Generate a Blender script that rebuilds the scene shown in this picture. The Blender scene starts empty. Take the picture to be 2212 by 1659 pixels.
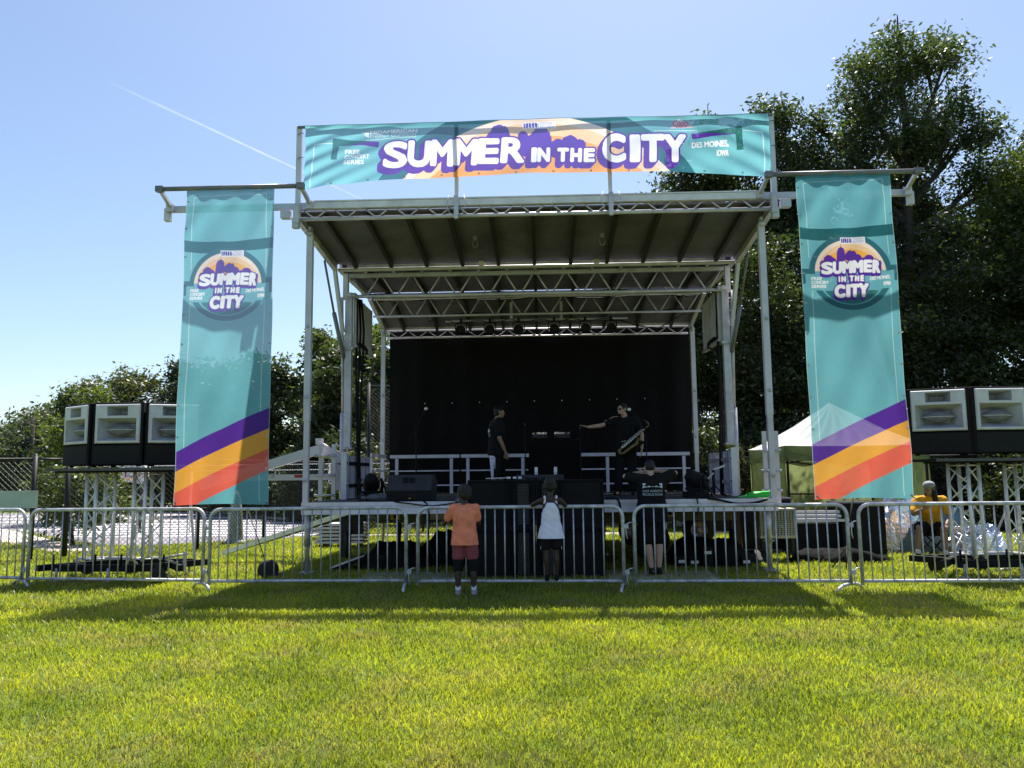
import bpy, bmesh, math, random
import numpy as np
from mathutils import Vector, Matrix, Euler
from mathutils.bvhtree import BVHTree
R = math.radians
PI = math.pi
random.seed(7)
scene = bpy.context.scene
col = scene.collection

# ------------------------------------------------------------------ camera
YAW, PITCH, ROLL = R(-2.1258), R(6.508), R(-0.6014)
fwd = Vector((math.sin(YAW)*math.cos(PITCH), math.cos(YAW)*math.cos(PITCH), math.sin(PITCH)))
rgt = Vector((math.cos(YAW), -math.sin(YAW), 0))
upv = rgt.cross(fwd)
r2 = rgt*math.cos(ROLL) + upv*math.sin(ROLL)
u2 = -rgt*math.sin(ROLL) + upv*math.cos(ROLL)
cd = bpy.data.cameras.new('camera')
cam = bpy.data.objects.new('camera', cd); col.objects.link(cam)
m = Matrix((r2, u2, -fwd)).transposed().to_4x4()
m.translation = Vector((0.0991, -12.5377, 1.4846))
cam.matrix_world = m
cd.sensor_width = 36; cd.lens = 36*1740/2212
cd.clip_start = 0.05; cd.clip_end = 12000
scene.camera = cam

# ------------------------------------------------------------------ sky, sun, exposure
SUND = Vector((0.075, 0.52, 1.0)).normalized()
SUN_EL = math.asin(SUND.z); SUN_AZ = math.atan2(SUND.x, SUND.y)
w = bpy.data.worlds.new('World'); scene.world = w; w.use_nodes = True
nt = w.node_tree
bg = nt.nodes['Background']
sky = nt.nodes.new('ShaderNodeTexSky'); sky.sky_type = 'NISHITA'
sky.sun_disc = False; sky.sun_elevation = SUN_EL; sky.sun_rotation = SUN_AZ
sky.air_density = 1.0; sky.dust_density = 1.15; sky.ozone_density = 2.4; sky.altitude = 200
nt.links.new(sky.outputs[0], bg.inputs[0])
bg.inputs[1].default_value = 0.08
sd = bpy.data.lights.new('sun', 'SUN'); sd.energy = 5.0; sd.angle = R(0.55); sd.color = (1, .95, .86)
so = bpy.data.objects.new('sun', sd); col.objects.link(so)
so.rotation_euler = SUND.to_track_quat('Z', 'Y').to_euler(); so.location = (3, 20, 40)
scene.view_settings.view_transform = 'Standard'
scene.view_settings.look = 'None'
scene.view_settings.exposure = 1.15
scene.view_settings.gamma = 1
scene.cycles.max_bounces = 10
scene.cycles.transparent_max_bounces = 24
scene.cycles.transmission_bounces = 6
scene.cycles.caustics_reflective = False; scene.cycles.caustics_refractive = False

# ------------------------------------------------------------------ helpers
def tag(o, label=None, cat=None, group=None, kind=None):
    if label: o['label'] = label
    if cat: o['category'] = cat
    if group: o['group'] = group
    if kind: o['kind'] = kind
    return o
def thing(name, label, cat, loc=(0, 0, 0), rz=0, group=None):
    o = bpy.data.objects.new(name, None); col.objects.link(o)
    o.empty_display_size = .1
    o.location = loc; o.rotation_euler = (0, 0, rz)
    return tag(o, label, cat, group)
def dup(root, loc=None, rz=None, label=None, parent=None):
    c = root.copy(); col.objects.link(c); c.parent = parent
    if parent is None:
        if loc is not None: c.location = loc
        if rz is not None: c.rotation_euler = (0, 0, rz)
        if label: c['label'] = label
    for ch in list(root.children): dup(ch, parent=c)
    return c
def lin(r, g=None, b=None):
    if g is None: r, g, b = r
    f = lambda c: (c/255/12.92 if c/255 <= .04045 else ((c/255+.055)/1.055)**2.4)
    return (f(r), f(g), f(b))

class MB:
    """collects primitives for one mesh"""
    def __init__(s): s.v = []; s.f = []; s.sm = []; s.mi = []; s.cur = 0
    def add(s, vs, fs, smooth=False):
        o = len(s.v); s.v += [tuple(p) for p in vs]
        for f in fs: s.f.append(tuple(i+o for i in f)); s.sm.append(smooth); s.mi.append(s.cur)
        return s
    def box(s, c, d, rot=None):
        x, y, z = d[0]/2, d[1]/2, d[2]/2
        vs = [Vector((a*x, b*y, e*z)) for a in (-1, 1) for b in (-1, 1) for e in (-1, 1)]
        if rot is not None:
            Rm = rot if isinstance(rot, Matrix) else Euler(rot).to_matrix()
            vs = [Rm @ p for p in vs]
        c = Vector(c)
        return s.add([p+c for p in vs], [(0,1,3,2),(4,6,7,5),(0,4,5,1),(2,3,7,6),(0,2,6,4),(1,5,7,3)])
    def bar(s, a, b, wd, ht, up=(0, 0, 1)):
        a, b = Vector(a), Vector(b); d = (b-a); L = d.length; d.normalize()
        up = Vector(up)
        if abs(d.dot(up)) > .98: up = Vector((0, 1, 0))
        x = d.cross(up).normalized(); z = x.cross(d)
        return s.box((a+b)/2, (wd, L, ht), Matrix((x, d, z)).transposed())
    def path(s, pts, r, n=8, caps=True):
        pts = [Vector(p) for p in pts]; k = len(pts)
        rs = r if hasattr(r, '__len__') else [r]*k
        t0 = (pts[1]-pts[0]).normalized()
        ref = Vector((0, 0, 1)) if abs(t0.z) < .9 else Vector((1, 0, 0))
        x = t0.cross(ref).normalized(); vs = []; fs = []
        for i, p in enumerate(pts):
            t = (pts[min(i+1, k-1)]-pts[max(i-1, 0)]).normalized()
            x = (x - t*x.dot(t)).normalized(); y = t.cross(x)
            for j in range(n):
                a = 2*PI*j/n
                vs.append(p + (x*math.cos(a)+y*math.sin(a))*rs[i])
        for i in range(k-1):
            for j in range(n):
                q = (j+1) % n
                fs.append((i*n+j, i*n+q, (i+1)*n+q, (i+1)*n+j))
        s.add(vs, fs, True)
        if caps:
            o = len(s.v)-len(vs)
            for f in (tuple(range(n-1, -1, -1)), tuple((k-1)*n+j for j in range(n))):
                s.f.append(tuple(i+o for i in f)); s.sm.append(False); s.mi.append(s.cur)
        return s
    def tube(s, a, b, r, n=8): return s.path([a, b], r, n)
    def ell(s, c, rad, rot=None, nu=12, nv=8):
        vs = []; fs = []
        Rm = (rot if isinstance(rot, Matrix) else Euler(rot).to_matrix()) if rot is not None else Matrix.Identity(3)
        c = Vector(c)
        for i in range(nv+1):
            th = PI*i/nv
            for j in range(nu):
                ph = 2*PI*j/nu
                vs.append(c + Rm @ Vector((rad[0]*math.sin(th)*math.cos(ph), rad[1]*math.sin(th)*math.sin(ph), rad[2]*math.cos(th))))
        for i in range(nv):
            for j in range(nu):
                q = (j+1) % nu
                fs.append((i*nu+j, (i+1)*nu+j, (i+1)*nu+q, i*nu+q))
        return s.add(vs, fs, True)
    def prism(s, poly, y0, y1, ax=1):
        """polygon in the two axes other than ax, extruded along ax"""
        n = len(poly)
        def P(p, h): return (p[0], h, p[1]) if ax == 1 else ((h, p[0], p[1]) if ax == 0 else (p[0], p[1], h))
        vs = [P(p, y0) for p in poly]+[P(p, y1) for p in poly]
        fs = [tuple(range(n)), tuple(range(2*n-1, n-1, -1))]+[(i, i+n, (i+1) % n+n, (i+1) % n) for i in range(n)]
        return s.add(vs, fs)
    def lathe(s, prof, c=(0, 0, 0), n=24, axis='z'):
        vs = []; fs = []; k = len(prof); c = Vector(c)
        for r, h in prof:
            for j in range(n):
                a = 2*PI*j/n; p = (r*math.cos(a), r*math.sin(a), h)
                if axis == 'y': p = (p[0], p[2], p[1])
                if axis == 'x': p = (p[2], p[0], p[1])
                vs.append(c+Vector(p))
        for i in range(k-1):
            for j in range(n):
                q = (j+1) % n
                fs.append((i*n+j, i*n+q, (i+1)*n+q, (i+1)*n+j))
        return s.add(vs, fs, True)
    def build(s, name, mat, parent=None, loc=(0, 0, 0), rz=0, bevel=0):
        me = bpy.data.meshes.new(name)
        me.from_pydata(s.v, [], s.f)
        me.polygons.foreach_set('use_smooth', s.sm)
        for mm in (mat if isinstance(mat, (list, tuple)) else [mat]): me.materials.append(mm)
        me.polygons.foreach_set('material_index', s.mi)
        bm = bmesh.new(); bm.from_mesh(me); bmesh.ops.recalc_face_normals(bm, faces=bm.faces)
        bm.to_mesh(me); bm.free(); me.update()
        o = bpy.data.objects.new(name, me); col.objects.link(o)
        o.parent = parent; o.location = loc; o.rotation_euler = (0, 0, rz)
        if bevel:
            b = o.modifiers.new('bevel', 'BEVEL'); b.width = bevel; b.segments = 2; b.limit_method = 'ANGLE'; b.angle_limit = R(40)
        return o
def np_mesh(name, verts, quads=None, tris=None, mat=None, parent=None, loc=(0, 0, 0), smooth=False):
    me = bpy.data.meshes.new(name)
    verts = np.asarray(verts, np.float32)
    fs = quads if quads is not None else tris
    k = 4 if quads is not None else 3
    fs = np.asarray(fs, np.int32); n = len(fs)
    me.vertices.add(len(verts)); me.vertices.foreach_set('co', verts.ravel())
    me.loops.add(n*k); me.loops.foreach_set('vertex_index', fs.ravel())
    me.polygons.add(n); me.polygons.foreach_set('loop_start', np.arange(n, dtype=np.int32)*k)
    me.polygons.foreach_set('loop_total', np.full(n, k, np.int32))
    if smooth: me.polygons.foreach_set('use_smooth', np.ones(n, bool))
    if mat: me.materials.append(mat)
    me.update(calc_edges=True); me.validate()
    o = bpy.data.objects.new(name, me); col.objects.link(o); o.parent = parent; o.location = loc
    return o

# ------------------------------------------------------------------ materials
def mat(name, c, rough=.6, metal=0, var=.12, scale=6, bump=0, bscale=60, c2=None, spec=.4):
    """painted or raw surface whose tone wanders a little with dirt and wear"""
    m = bpy.data.materials.new(name); m.use_nodes = True
    n = m.node_tree.nodes; l = m.node_tree.links; p = n['Principled BSDF']
    p.inputs['Roughness'].default_value = rough; p.inputs['Metallic'].default_value = metal
    p.inputs['Specular IOR Level'].default_value = spec
    tc = n.new('ShaderNodeTexCoord'); nz = n.new('ShaderNodeTexNoise')
    nz.inputs['Scale'].default_value = scale; nz.inputs['Detail'].default_value = 6; nz.inputs['Roughness'].default_value = .65
    l.new(tc.outputs['Object'], nz.inputs['Vector'])
    mx = n.new('ShaderNodeMix'); mx.data_type = 'RGBA'
    a = c2 if c2 else tuple(x*(1-2.2*var) for x in c); b = c if c2 else tuple(min(1, x*(1+var)) for x in c)
    mx.inputs['A'].default_value = (*a, 1); mx.inputs['B'].default_value = (*b, 1)
    rp = n.new('ShaderNodeMapRange'); rp.inputs[1].default_value = .32; rp.inputs[2].default_value = .62
    l.new(nz.outputs['Fac'], rp.inputs[0]); l.new(rp.outputs[0], mx.inputs['Factor'])
    l.new(mx.outputs['Result'], p.inputs['Base Color'])
    r2_ = n.new('ShaderNodeMapRange'); r2_.inputs[3].default_value = max(.05, rough-.1); r2_.inputs[4].default_value = min(1, rough+.12)
    l.new(nz.outputs['Fac'], r2_.inputs[0]); l.new(r2_.outputs[0], p.inputs['Roughness'])
    if bump:
        n2 = n.new('ShaderNodeTexNoise'); n2.inputs['Scale'].default_value = bscale; n2.inputs['Detail'].default_value = 4
        l.new(tc.outputs['Object'], n2.inputs['Vector'])
        bp = n.new('ShaderNodeBump'); bp.inputs['Strength'].default_value = bump; bp.inputs['Distance'].default_value = .02
        l.new(n2.outputs['Fac'], bp.inputs['Height']); l.new(bp.outputs[0], p.inputs['Normal'])
    return m
def leaf_mat(name, c, c2, trans=.5, scale=.6, tr_tint=(1.25, 1.35, .5), gloss=.47):
    m = bpy.data.materials.new(name); m.use_nodes = True
    n = m.node_tree.nodes; l = m.node_tree.links; p = n['Principled BSDF']; out = n['Material Output']
    tc = n.new('ShaderNodeTexCoord'); nz = n.new('ShaderNodeTexNoise'); nz.inputs['Scale'].default_value = scale; nz.inputs['Detail'].default_value = 5
    l.new(tc.outputs['Object'], nz.inputs['Vector'])
    rnd = n.new('ShaderNodeAttribute'); rnd.attribute_name = 'rnd'
    ad = n.new('ShaderNodeMath'); ad.operation = 'MULTIPLY_ADD'; ad.inputs[1].default_value = .55; ad.use_clamp = True
    rp = n.new('ShaderNodeMapRange'); rp.inputs[1].default_value = .35; rp.inputs[2].default_value = .7; rp.inputs[3].default_value = -.1; rp.inputs[4].default_value = .6
    l.new(nz.outputs['Fac'], rp.inputs[0]); l.new(rnd.outputs['Fac'], ad.inputs[0]); l.new(rp.outputs[0], ad.inputs[2])
    mx = n.new('ShaderNodeMix'); mx.data_type = 'RGBA'; mx.inputs['A'].default_value = (*c, 1); mx.inputs['B'].default_value = (*c2, 1)
    l.new(ad.outputs[0], mx.inputs['Factor']); l.new(mx.outputs['Result'], p.inputs['Base Color'])
    p.inputs['Roughness'].default_value = gloss; p.inputs['Specular IOR Level'].default_value = .5
    tr = n.new('ShaderNodeBsdfTranslucent'); tm = n.new('ShaderNodeMix'); tm.data_type = 'RGBA'; tm.blend_type = 'MULTIPLY'
    tm.inputs['Factor'].default_value = 1; tm.inputs['B'].default_value = (*tr_tint, 1); l.new(mx.outputs['Result'], tm.inputs['A'])
    l.new(tm.outputs['Result'], tr.inputs['Color'])
    ms = n.new('ShaderNodeMixShader'); ms.inputs[0].default_value = trans
    l.new(p.outputs[0], ms.inputs[1]); l.new(tr.outputs[0], ms.inputs[2]); l.new(ms.outputs[0], out.inputs['Surface'])
    return m
def cloth_mat(name, c, trans=.5, clear=.1, attr=None, rough=.7, var=.08, bump=.15):
    """thin fabric: reflects, lets light through, and (a mesh weave) lets some view straight through"""
    m = mat(name, c, rough, 0, var, 5, bump, 30); n = m.node_tree.nodes; l = m.node_tree.links
    p = n['Principled BSDF']; out = n['Material Output']; src = p.inputs['Base Color'].links[0].from_socket
    if attr:
        at = n.new('ShaderNodeAttribute'); at.attribute_name = attr
        mm = n.new('ShaderNodeMix'); mm.data_type = 'RGBA'; mm.blend_type = 'MULTIPLY'; mm.inputs['Factor'].default_value = 1
        l.new(src, mm.inputs['A']); l.new(at.outputs['Color'], mm.inputs['B']); src = mm.outputs['Result']
        l.new(src, p.inputs['Base Color'])
    tr = n.new('ShaderNodeBsdfTranslucent'); l.new(src, tr.inputs['Color'])
    ms = n.new('ShaderNodeMixShader'); ms.inputs[0].default_value = trans
    l.new(p.outputs[0], ms.inputs[1]); l.new(tr.outputs[0], ms.inputs[2])
    last = ms
    if clear:
        tp = n.new('ShaderNodeBsdfTransparent'); m2 = n.new('ShaderNodeMixShader'); m2.inputs[0].default_value = clear
        l.new(ms.outputs[0], m2.inputs[1]); l.new(tp.outputs[0], m2.inputs[2]); last = m2
    l.new(last.outputs[0], out.inputs['Surface'])
    return m

M = {}
M['alu'] = mat('raw_aluminium', (.56, .535, .60), .42, .3, .14, 3, .04, 40)
M['alu_white'] = mat('white_aluminium', (.66, .63, .71), .5, .05, .08, 2)
M['dark_metal'] = mat('dark_perforated_metal', (.09, .09, .095), .5, .5, .1, 9)
M['alu_bright'] = mat('bright_aluminium', (.78, .77, .74), .38, .45, .1, 4)
M['alu_tower'] = mat('tower_aluminium', (.80, .79, .80), .4, .25, .1, 5)
M['alu_truss'] = mat('truss_aluminium', (.62, .58, .66), .4, .35, .1, 5)
M['galv'] = mat('galvanised_steel', (.52, .52, .56), .45, .4, .22, 7, .05, 90)
M['grey_paint'] = mat('grey_paint', (.20, .20, .23), .5, .2, .12, 5)
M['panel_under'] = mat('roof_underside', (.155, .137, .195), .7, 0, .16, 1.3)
M['rib'] = mat('roof_rib', (.04, .036, .044), .6, .2, .15, 4)
M['deck'] = mat('deck_plywood', (.03, .03, .032), .75, 0, .2, 3)
M['fascia'] = mat('fascia_aluminium', (.78, .75, .84), .5, .05, .08, 3)
M['black'] = mat('black_paint', (.009, .009, .010), .65, 0, .25, 8, .05, 120, spec=.2)
M['blackcloth'] = mat('black_cloth', (.010, .0095, .0105), .95, 0, .08, 4, .3, 25, spec=.1)
M['blackgrille'] = mat('black_grille', (.008, .008, .009), .8, .0, .2, 10, .5, 300)
M['rubber'] = mat('rubber', (.02, .02, .02), .8, 0, .2, 9)
M['steel'] = mat('wheel_steel', (.55, .55, .57), .35, .6, .2, 9)
M['horn'] = mat('grey_fibreglass', (.60, .59, .64), .5, 0, .08, 4)
M['plug'] = mat('dark_fibreglass', (.17, .17, .19), .6, 0, .1, 4)
M['horn_in'] = mat('grey_fibreglass_inside', (.44, .43, .47), .6, 0, .1, 4)
M['subface'] = mat('sub_black', (.008, .008, .0095), .7, 0, .25, 3, .08, 150, spec=.2)
M['monitor'] = mat('monitor_black', (.032, .032, .037), .65, 0, .15, 6, .1, 200)
M['ply_edge'] = mat('plywood', (.36, .33, .29), .8, 0, .15, 8)
M['cream'] = mat('cream_paint', (.50, .47, .36), .5, 0, .15, 3)
M['yellow'] = mat('yellow_label', (.75, .5, .08), .5)
M['red'] = mat('red_reflector', (.35, .02, .03), .3)
M['green'] = mat('green_plastic', (.02, .55, .06), .5)
M['orange'] = mat('orange_board', (.8, .38, .08), .6)
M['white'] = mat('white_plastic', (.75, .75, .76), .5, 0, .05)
M['brass'] = mat('aged_brass', (.16, .12, .06), .32, .9, .2, 20)
M['foil'] = mat('silver_foil', (.75, .75, .78), .22, .9, .15, 9, 1.0, 14)
M['concrete'] = mat('concrete', (.42, .44, .42), .85, 0, .15, 6, .2, 50)
M['signgreen'] = mat('pale_green_vinyl', (.42, .52, .48), .6, 0, .06, 3)
M['dark_under'] = mat('chassis_black', (.03, .03, .03), .6, .2, .2, 6)
M['chassis'] = mat('olive_chassis', (.13, .13, .07), .6, .1, .25, 4)
M['bluebox'] = mat('dark_blue_case', (.02, .03, .08), .5)
M['bark'] = mat('bark', (.055, .045, .038), .9, 0, .3, 5, .8, 20)
M['fence'] = mat('black_vinyl_wire', (.018, .018, .02), .5, 0, .15, 6)
M['blue_tarp'] = mat('blue_tarp', (.12, .20, .26), .4, 0, .2, 4, .6, 10)
# ================================================================== GROUND
def ground_mat():
    m = bpy.data.materials.new('lawn_soil'); m.use_nodes = True
    n = m.node_tree.nodes; l = m.node_tree.links; p = n['Principled BSDF']; p.inputs['Roughness'].default_value = .95
    p.inputs['Specular IOR Level'].default_value = .1
    tc = n.new('ShaderNodeTexCoord')
    a = n.new('ShaderNodeTexNoise'); a.inputs['Scale'].default_value = .8; a.inputs['Detail'].default_value = 8
    b = n.new('ShaderNodeTexNoise'); b.inputs['Scale'].default_value = 14; b.inputs['Detail'].default_value = 8
    for q in (a, b): l.new(tc.outputs['Object'], q.inputs['Vector'])
    r = n.new('ShaderNodeValToRGB'); e = r.color_ramp.elements
    e[0].position = .3; e[0].color = (.035, .065, .012, 1); e[1].position = .68; e[1].color = (.14, .125, .05, 1)
    x = e.new(.48); x.color = (.085, .13, .018, 1)
    mx = n.new('ShaderNodeMath'); mx.operation = 'MULTIPLY_ADD'; mx.inputs[1].default_value = .6
    mh = n.new('ShaderNodeMath'); mh.operation = 'MULTIPLY'; mh.inputs[1].default_value = .4
    l.new(b.outputs['Fac'], mh.inputs[0]); l.new(a.outputs['Fac'], mx.inputs[0]); l.new(mh.outputs[0], mx.inputs[2])
    l.new(mx.outputs[0], r.inputs[0]); l.new(r.outputs[0], p.inputs['Base Color'])
    bp = n.new('ShaderNodeBump'); bp.inputs['Strength'].default_value = .6; bp.inputs['Distance'].default_value = .03
    l.new(b.outputs['Fac'], bp.inputs['Height']); l.new(bp.outputs[0], p.inputs['Normal'])
    return m
mb = MB(); n_ = 12
gx = [-900, -120, -40, -12, 0, 12, 40, 120, 900]
vs = [(x, y, 0) for x in gx for y in gx]
fs = [(i*9+j, (i+1)*9+j, (i+1)*9+j+1, i*9+j+1) for i in range(8) for j in range(8)]
mb.add(vs, fs)
tag(mb.build('ground', ground_mat()), kind='structure')

court_mat = mat('court_asphalt', (.21, .195, .22), .9, 0, .14, .9, .25, 60)
path_mat = mat('pink_concrete', (.56, .47, .40), .9, 0, .1, 2, .2, 50)
band_mat = mat('court_band_pale', (.86, .85, .84), .7, 0, .12, 6)
court = [(-24.5, 24.2), (-25.5, 22.5), (-17.6, 13.2), (-9.9, 5.6), (-8.9, 5.5), (-6.7, 7.0), (-5.6, 8.0), (-5.9, 12.2), (-8.8, 15.2), (-15.8, 24.2)]
mb = MB(); mb.prism([(x, y) for x, y in court], -.3, .006, 2); tag(mb.build('court', court_mat), kind='structure')
# thin pale bands laid across the court
def clip_court(y):
    xs = []
    for (ax, ay), (bx, by) in zip(court, court[1:]+court[:1]):
        if (ay-y)*(by-y) < 0: xs.append(ax+(bx-ax)*(y-ay)/(by-ay))
    return (min(xs), max(xs)) if len(xs) > 1 else None
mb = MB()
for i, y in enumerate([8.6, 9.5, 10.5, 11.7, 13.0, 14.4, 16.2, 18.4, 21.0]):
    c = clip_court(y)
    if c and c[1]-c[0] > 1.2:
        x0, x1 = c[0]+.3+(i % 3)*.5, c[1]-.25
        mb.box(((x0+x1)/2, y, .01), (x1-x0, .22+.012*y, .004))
tag(mb.build('court_band', band_mat), kind='structure')
mb = MB(); mb.prism([(-17.9, 13.2), (-17.0, 12.7), (-9.3, 4.4), (-10.2, 4.2), (-19, 12.4)][::-1], -.3, .004, 2)
mb.prism([(-16, 24.6), (-8.7, 15.7), (-5.4, 12.6), (-4.9, 12.9), (-8.2, 16.3), (-15.5, 25.2)], -.3, .004, 2)
tag(mb.build('path', path_mat), kind='structure')
mb = MB(); mb.prism([(-5.2, 7.9), (16, 7.9), (16, 8.7), (-5.2, 8.7)], -.3, .004, 2)
tag(mb.build('pavement', path_mat), kind='structure')
mb = MB(); mb.prism([(-70, 27), (-8, 27.5), (-8, 34), (-70, 34)], -.3, .005, 2)
tag(mb.build('road', mat('road_asphalt', (.12, .12, .125), .9, 0, .1, 1.5, .2, 50)), kind='structure')

# ------------------------------------------------------------------ grass blades
def grass_mat():
    m = leaf_mat('grass_blade', (.13, .18, .02), (.46, .47, .055), .5, .9, (1.2, 1.25, .4), .38)
    n = m.node_tree.nodes; l = m.node_tree.links
    # dry straw patches, on the lawn itself
    tc = n.new('ShaderNodeTexCoord'); z = n.new('ShaderNodeTexNoise'); z.inputs['Scale'].default_value = 1.3; z.inputs['Detail'].default_value = 7; z.inputs['Roughness'].default_value = .7
    l.new(tc.outputs['Object'], z.inputs['Vector'])
    rp = n.new('ShaderNodeMapRange'); rp.inputs[1].default_value = .5; rp.inputs[2].default_value = .66; rp.inputs[4].default_value = .75
    l.new(z.outputs['Fac'], rp.inputs[0])
    old = next(k for k in n if k.type == 'MIX' and k.blend_type == 'MIX'); mx = n.new('ShaderNodeMix'); mx.data_type = 'RGBA'
    mx.inputs['B'].default_value = (.34, .28, .14, 1); l.new(rp.outputs[0], mx.inputs['Factor'])
    tg = [k.to_socket for k in old.outputs['Result'].links]
    l.new(old.outputs['Result'], mx.inputs['A'])
    for s in tg: l.new(mx.outputs['Result'], s)
    return m
def grass():
    g = np.random.default_rng(3); N = 540000
    D = (3.3**.55 + g.random(N)*(27**.55-3.3**.55))**(1/.55)
    th = (g.random(N)*2-1)*R(40)-.037
    x = .1+D*np.sin(th)/np.cos(th+.037)*np.cos(.037); y = -12.54+D
    # clumpy: blades gather in tufts scattered at random
    nt_ = N//7; pick = g.integers(0, nt_, N); own = g.random(N) < .45
    sp = (.018+.004*D)
    x = np.where(own, x, x[pick]+g.normal(0, 1, N)*sp[pick]); y = np.where(own, y, y[pick]+g.normal(0, 1, N)*sp[pick]); D = np.where(own, D, D[pick])
    # keep off the paved parts
    keep = np.ones(N, bool)
    def inside(poly):
        c = np.zeros(N, bool)
        for (ax, ay), (bx, by) in zip(poly, poly[1:]+poly[:1]):
            if ay != by: c ^= ((ay > y) != (by > y)) & (x < (bx-ax)*(y-ay)/(by-ay)+ax)
        return c
    keep &= ~inside(court) & ~((y > 7.85) & (y < 8.75) & (x > -5.3)) & ~inside([(-17.9, 13.2), (-17.0, 12.7), (-9.3, 4.4), (-10.2, 4.2), (-19, 12.4)])
    x, y, D = x[keep], y[keep], D[keep]; N = len(x)
    tall = (.5+.5*np.sin(x*2.1+np.sin(y*1.7)*2)*np.sin(y*1.9+np.cos(x*1.3)*2))
    patch = np.sin(x*.9+1.3*np.sin(y*.7+2))+np.sin(y*1.15+1.1*np.cos(x*.6)); patch = np.clip(patch*.35+.5, 0, 1)
    h = (.016+.032*g.random(N)**1.8+.024*tall*g.random(N)+.016*patch*g.random(N))*(1+.028*(D-4))
    wd = (.0018+.0022*g.random(N))*(1+.13*(D-4))
    a = g.random(N)*2*PI; lean = h*(.25+.9*g.random(N)); b = a+g.normal(0, .5, N)
    ux, uy = np.cos(a+PI/2)*wd, np.sin(a+PI/2)*wd
    lx, ly = np.cos(b)*lean, np.sin(b)*lean
    z0 = np.zeros(N)
    V = np.stack([np.stack([x-ux, y-uy, z0], 1), np.stack([x+ux, y+uy, z0], 1),
                  np.stack([x-ux*.8+lx*.35, y-uy*.8+ly*.35, h*.6], 1), np.stack([x+ux*.8+lx*.35, y+uy*.8+ly*.35, h*.6], 1),
                  np.stack([x+lx, y+ly, h], 1)], 1).reshape(-1, 3)
    i0 = np.arange(N)*5
    T = np.stack([np.stack([i0, i0+1, i0+3], 1), np.stack([i0, i0+3, i0+2], 1), np.stack([i0+2, i0+3, i0+4], 1)], 1).reshape(-1, 3)
    o = np_mesh('grass', V, tris=T, mat=grass_mat(), smooth=True)
    at = o.data.attributes.new('rnd', 'FLOAT', 'FACE'); at.data.foreach_set('value', np.repeat(g.random(N)*.8+.1, 3).astype(np.float32))
    tag(o, kind='stuff')
grass()

# ================================================================== TREES
M['leaf_dark'] = leaf_mat('leaves_dark', (.022, .036, .013), (.07, .09, .032), .42, .5)
M['leaf_ash'] = leaf_mat('leaves_ash', (.035, .055, .026), (.095, .12, .055), .42, .6)
M['leaf_mid'] = leaf_mat('leaves_mid', (.034, .056, .018), (.105, .135, .036), .48, .5)
M['leaf_yellow'] = leaf_mat('leaves_yellow_green', (.035, .06, .014), (.12, .155, .03), .5, .7)
M['leaf_olive'] = leaf_mat('leaves_olive', (.045, .055, .025), (.10, .11, .05), .4, .5)
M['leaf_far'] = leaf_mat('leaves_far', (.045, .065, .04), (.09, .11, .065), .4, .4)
M['conifer'] = leaf_mat('needles', (.015, .03, .015), (.03, .05, .025), .25, .8)

def crown_mesh(name, lobes, n, leaf, mt, seed, parent, shell=.45, clump=22, csig=.26, droop=0, split=7):
    """n leaves in clumps through ellipsoid lobes (cx,cy,cz, rx,ry,rz)"""
    g = np.random.default_rng(seed)
    L0 = np.array(lobes, float); sub = []
    for q in L0:
        for i in range(split):
            d = g.normal(size=3); d /= np.linalg.norm(d); f = g.uniform(.3, .55)
            sub.append([*(q[:3]+d*q[3:]*g.uniform(.5, 1.08)), *(q[3:]*f)])
    L = np.array(sub) if split else L0
    L[:, 2] = np.maximum(L[:, 2], L[:, 5]*.6); vol = (L[:, 3]*L[:, 4]*L[:, 5])**(.72); nc = max(4, n//clump)
    pick = g.choice(len(L), nc, p=vol/vol.sum())
    d = g.normal(size=(nc, 3)); d /= np.linalg.norm(d, axis=1)[:, None]
    rad = shell+(1.08-shell)*g.random(nc)**.6
    rad *= 1+.16*np.sin(d[:, 0]*5+pick*1.7)*np.sin(d[:, 2]*6+pick)
    C = L[pick, :3]+d*L[pick, 3:]*rad[:, None]
    cs = csig*(.6+.8*g.random(nc))
    k = np.repeat(np.arange(nc), clump); N = len(k)
    P = C[k]+np.clip(g.normal(size=(N, 3)), -1.6, 1.6)*cs[k][:, None]*np.array([1, 1, .75])
    P[:, 2] -= droop*g.random(N)
    P[:, 2] = np.maximum(P[:, 2], .03)
    a = g.normal(size=(N, 3)); a[:, 2] *= .7; a[:, 2] -= .25; a /= np.linalg.norm(a, axis=1)[:, None]
    b = np.cross(a, g.normal(size=(N, 3))+np.array([0, 0, .6])); b /= np.linalg.norm(b, axis=1)[:, None]
    ln = leaf*(.6+.8*g.random(N))[:, None]; wd = ln*.42
    V = np.stack([P, P+a*ln*.45+b*wd*.5, P+a*ln, P+a*ln*.45-b*wd*.5], 1).reshape(-1, 3)
    Q = np.arange(N*4).reshape(-1, 4)
    o = np_mesh(name, V, quads=Q, mat=mt, parent=parent)
    at = o.data.attributes.new('rnd', 'FLOAT', 'FACE')
    rc = g.random(nc)
    at.data.foreach_set('value', np.clip(rc[k]*.65+g.random(N)*.35, 0, 1).astype(np.float32))
    return o
def limb(mb, pts, r0, r1, n=7, wob=.0, seed=0):
    g = random.Random(seed); P = [Vector(p) for p in pts]; out = []
    for i in range(len(P)-1):
        p0 = P[max(i-1, 0)]; p1 = P[i]; p2 = P[i+1]; p3 = P[min(i+2, len(P)-1)]
        for s in range(5):
            t = s/5
            q = .5*((2*p1)+(p2-p0)*t+(2*p0-5*p1+4*p2-p3)*t*t+(3*p1-p0-3*p2+p3)*t**3)
            out.append(q+Vector((g.uniform(-wob, wob), g.uniform(-wob, wob), 0)))
    out.append(P[-1]); k = len(out)
    mb.path(out, [r0+(r1-r0)*i/(k-1) for i in range(k)], n)
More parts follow.
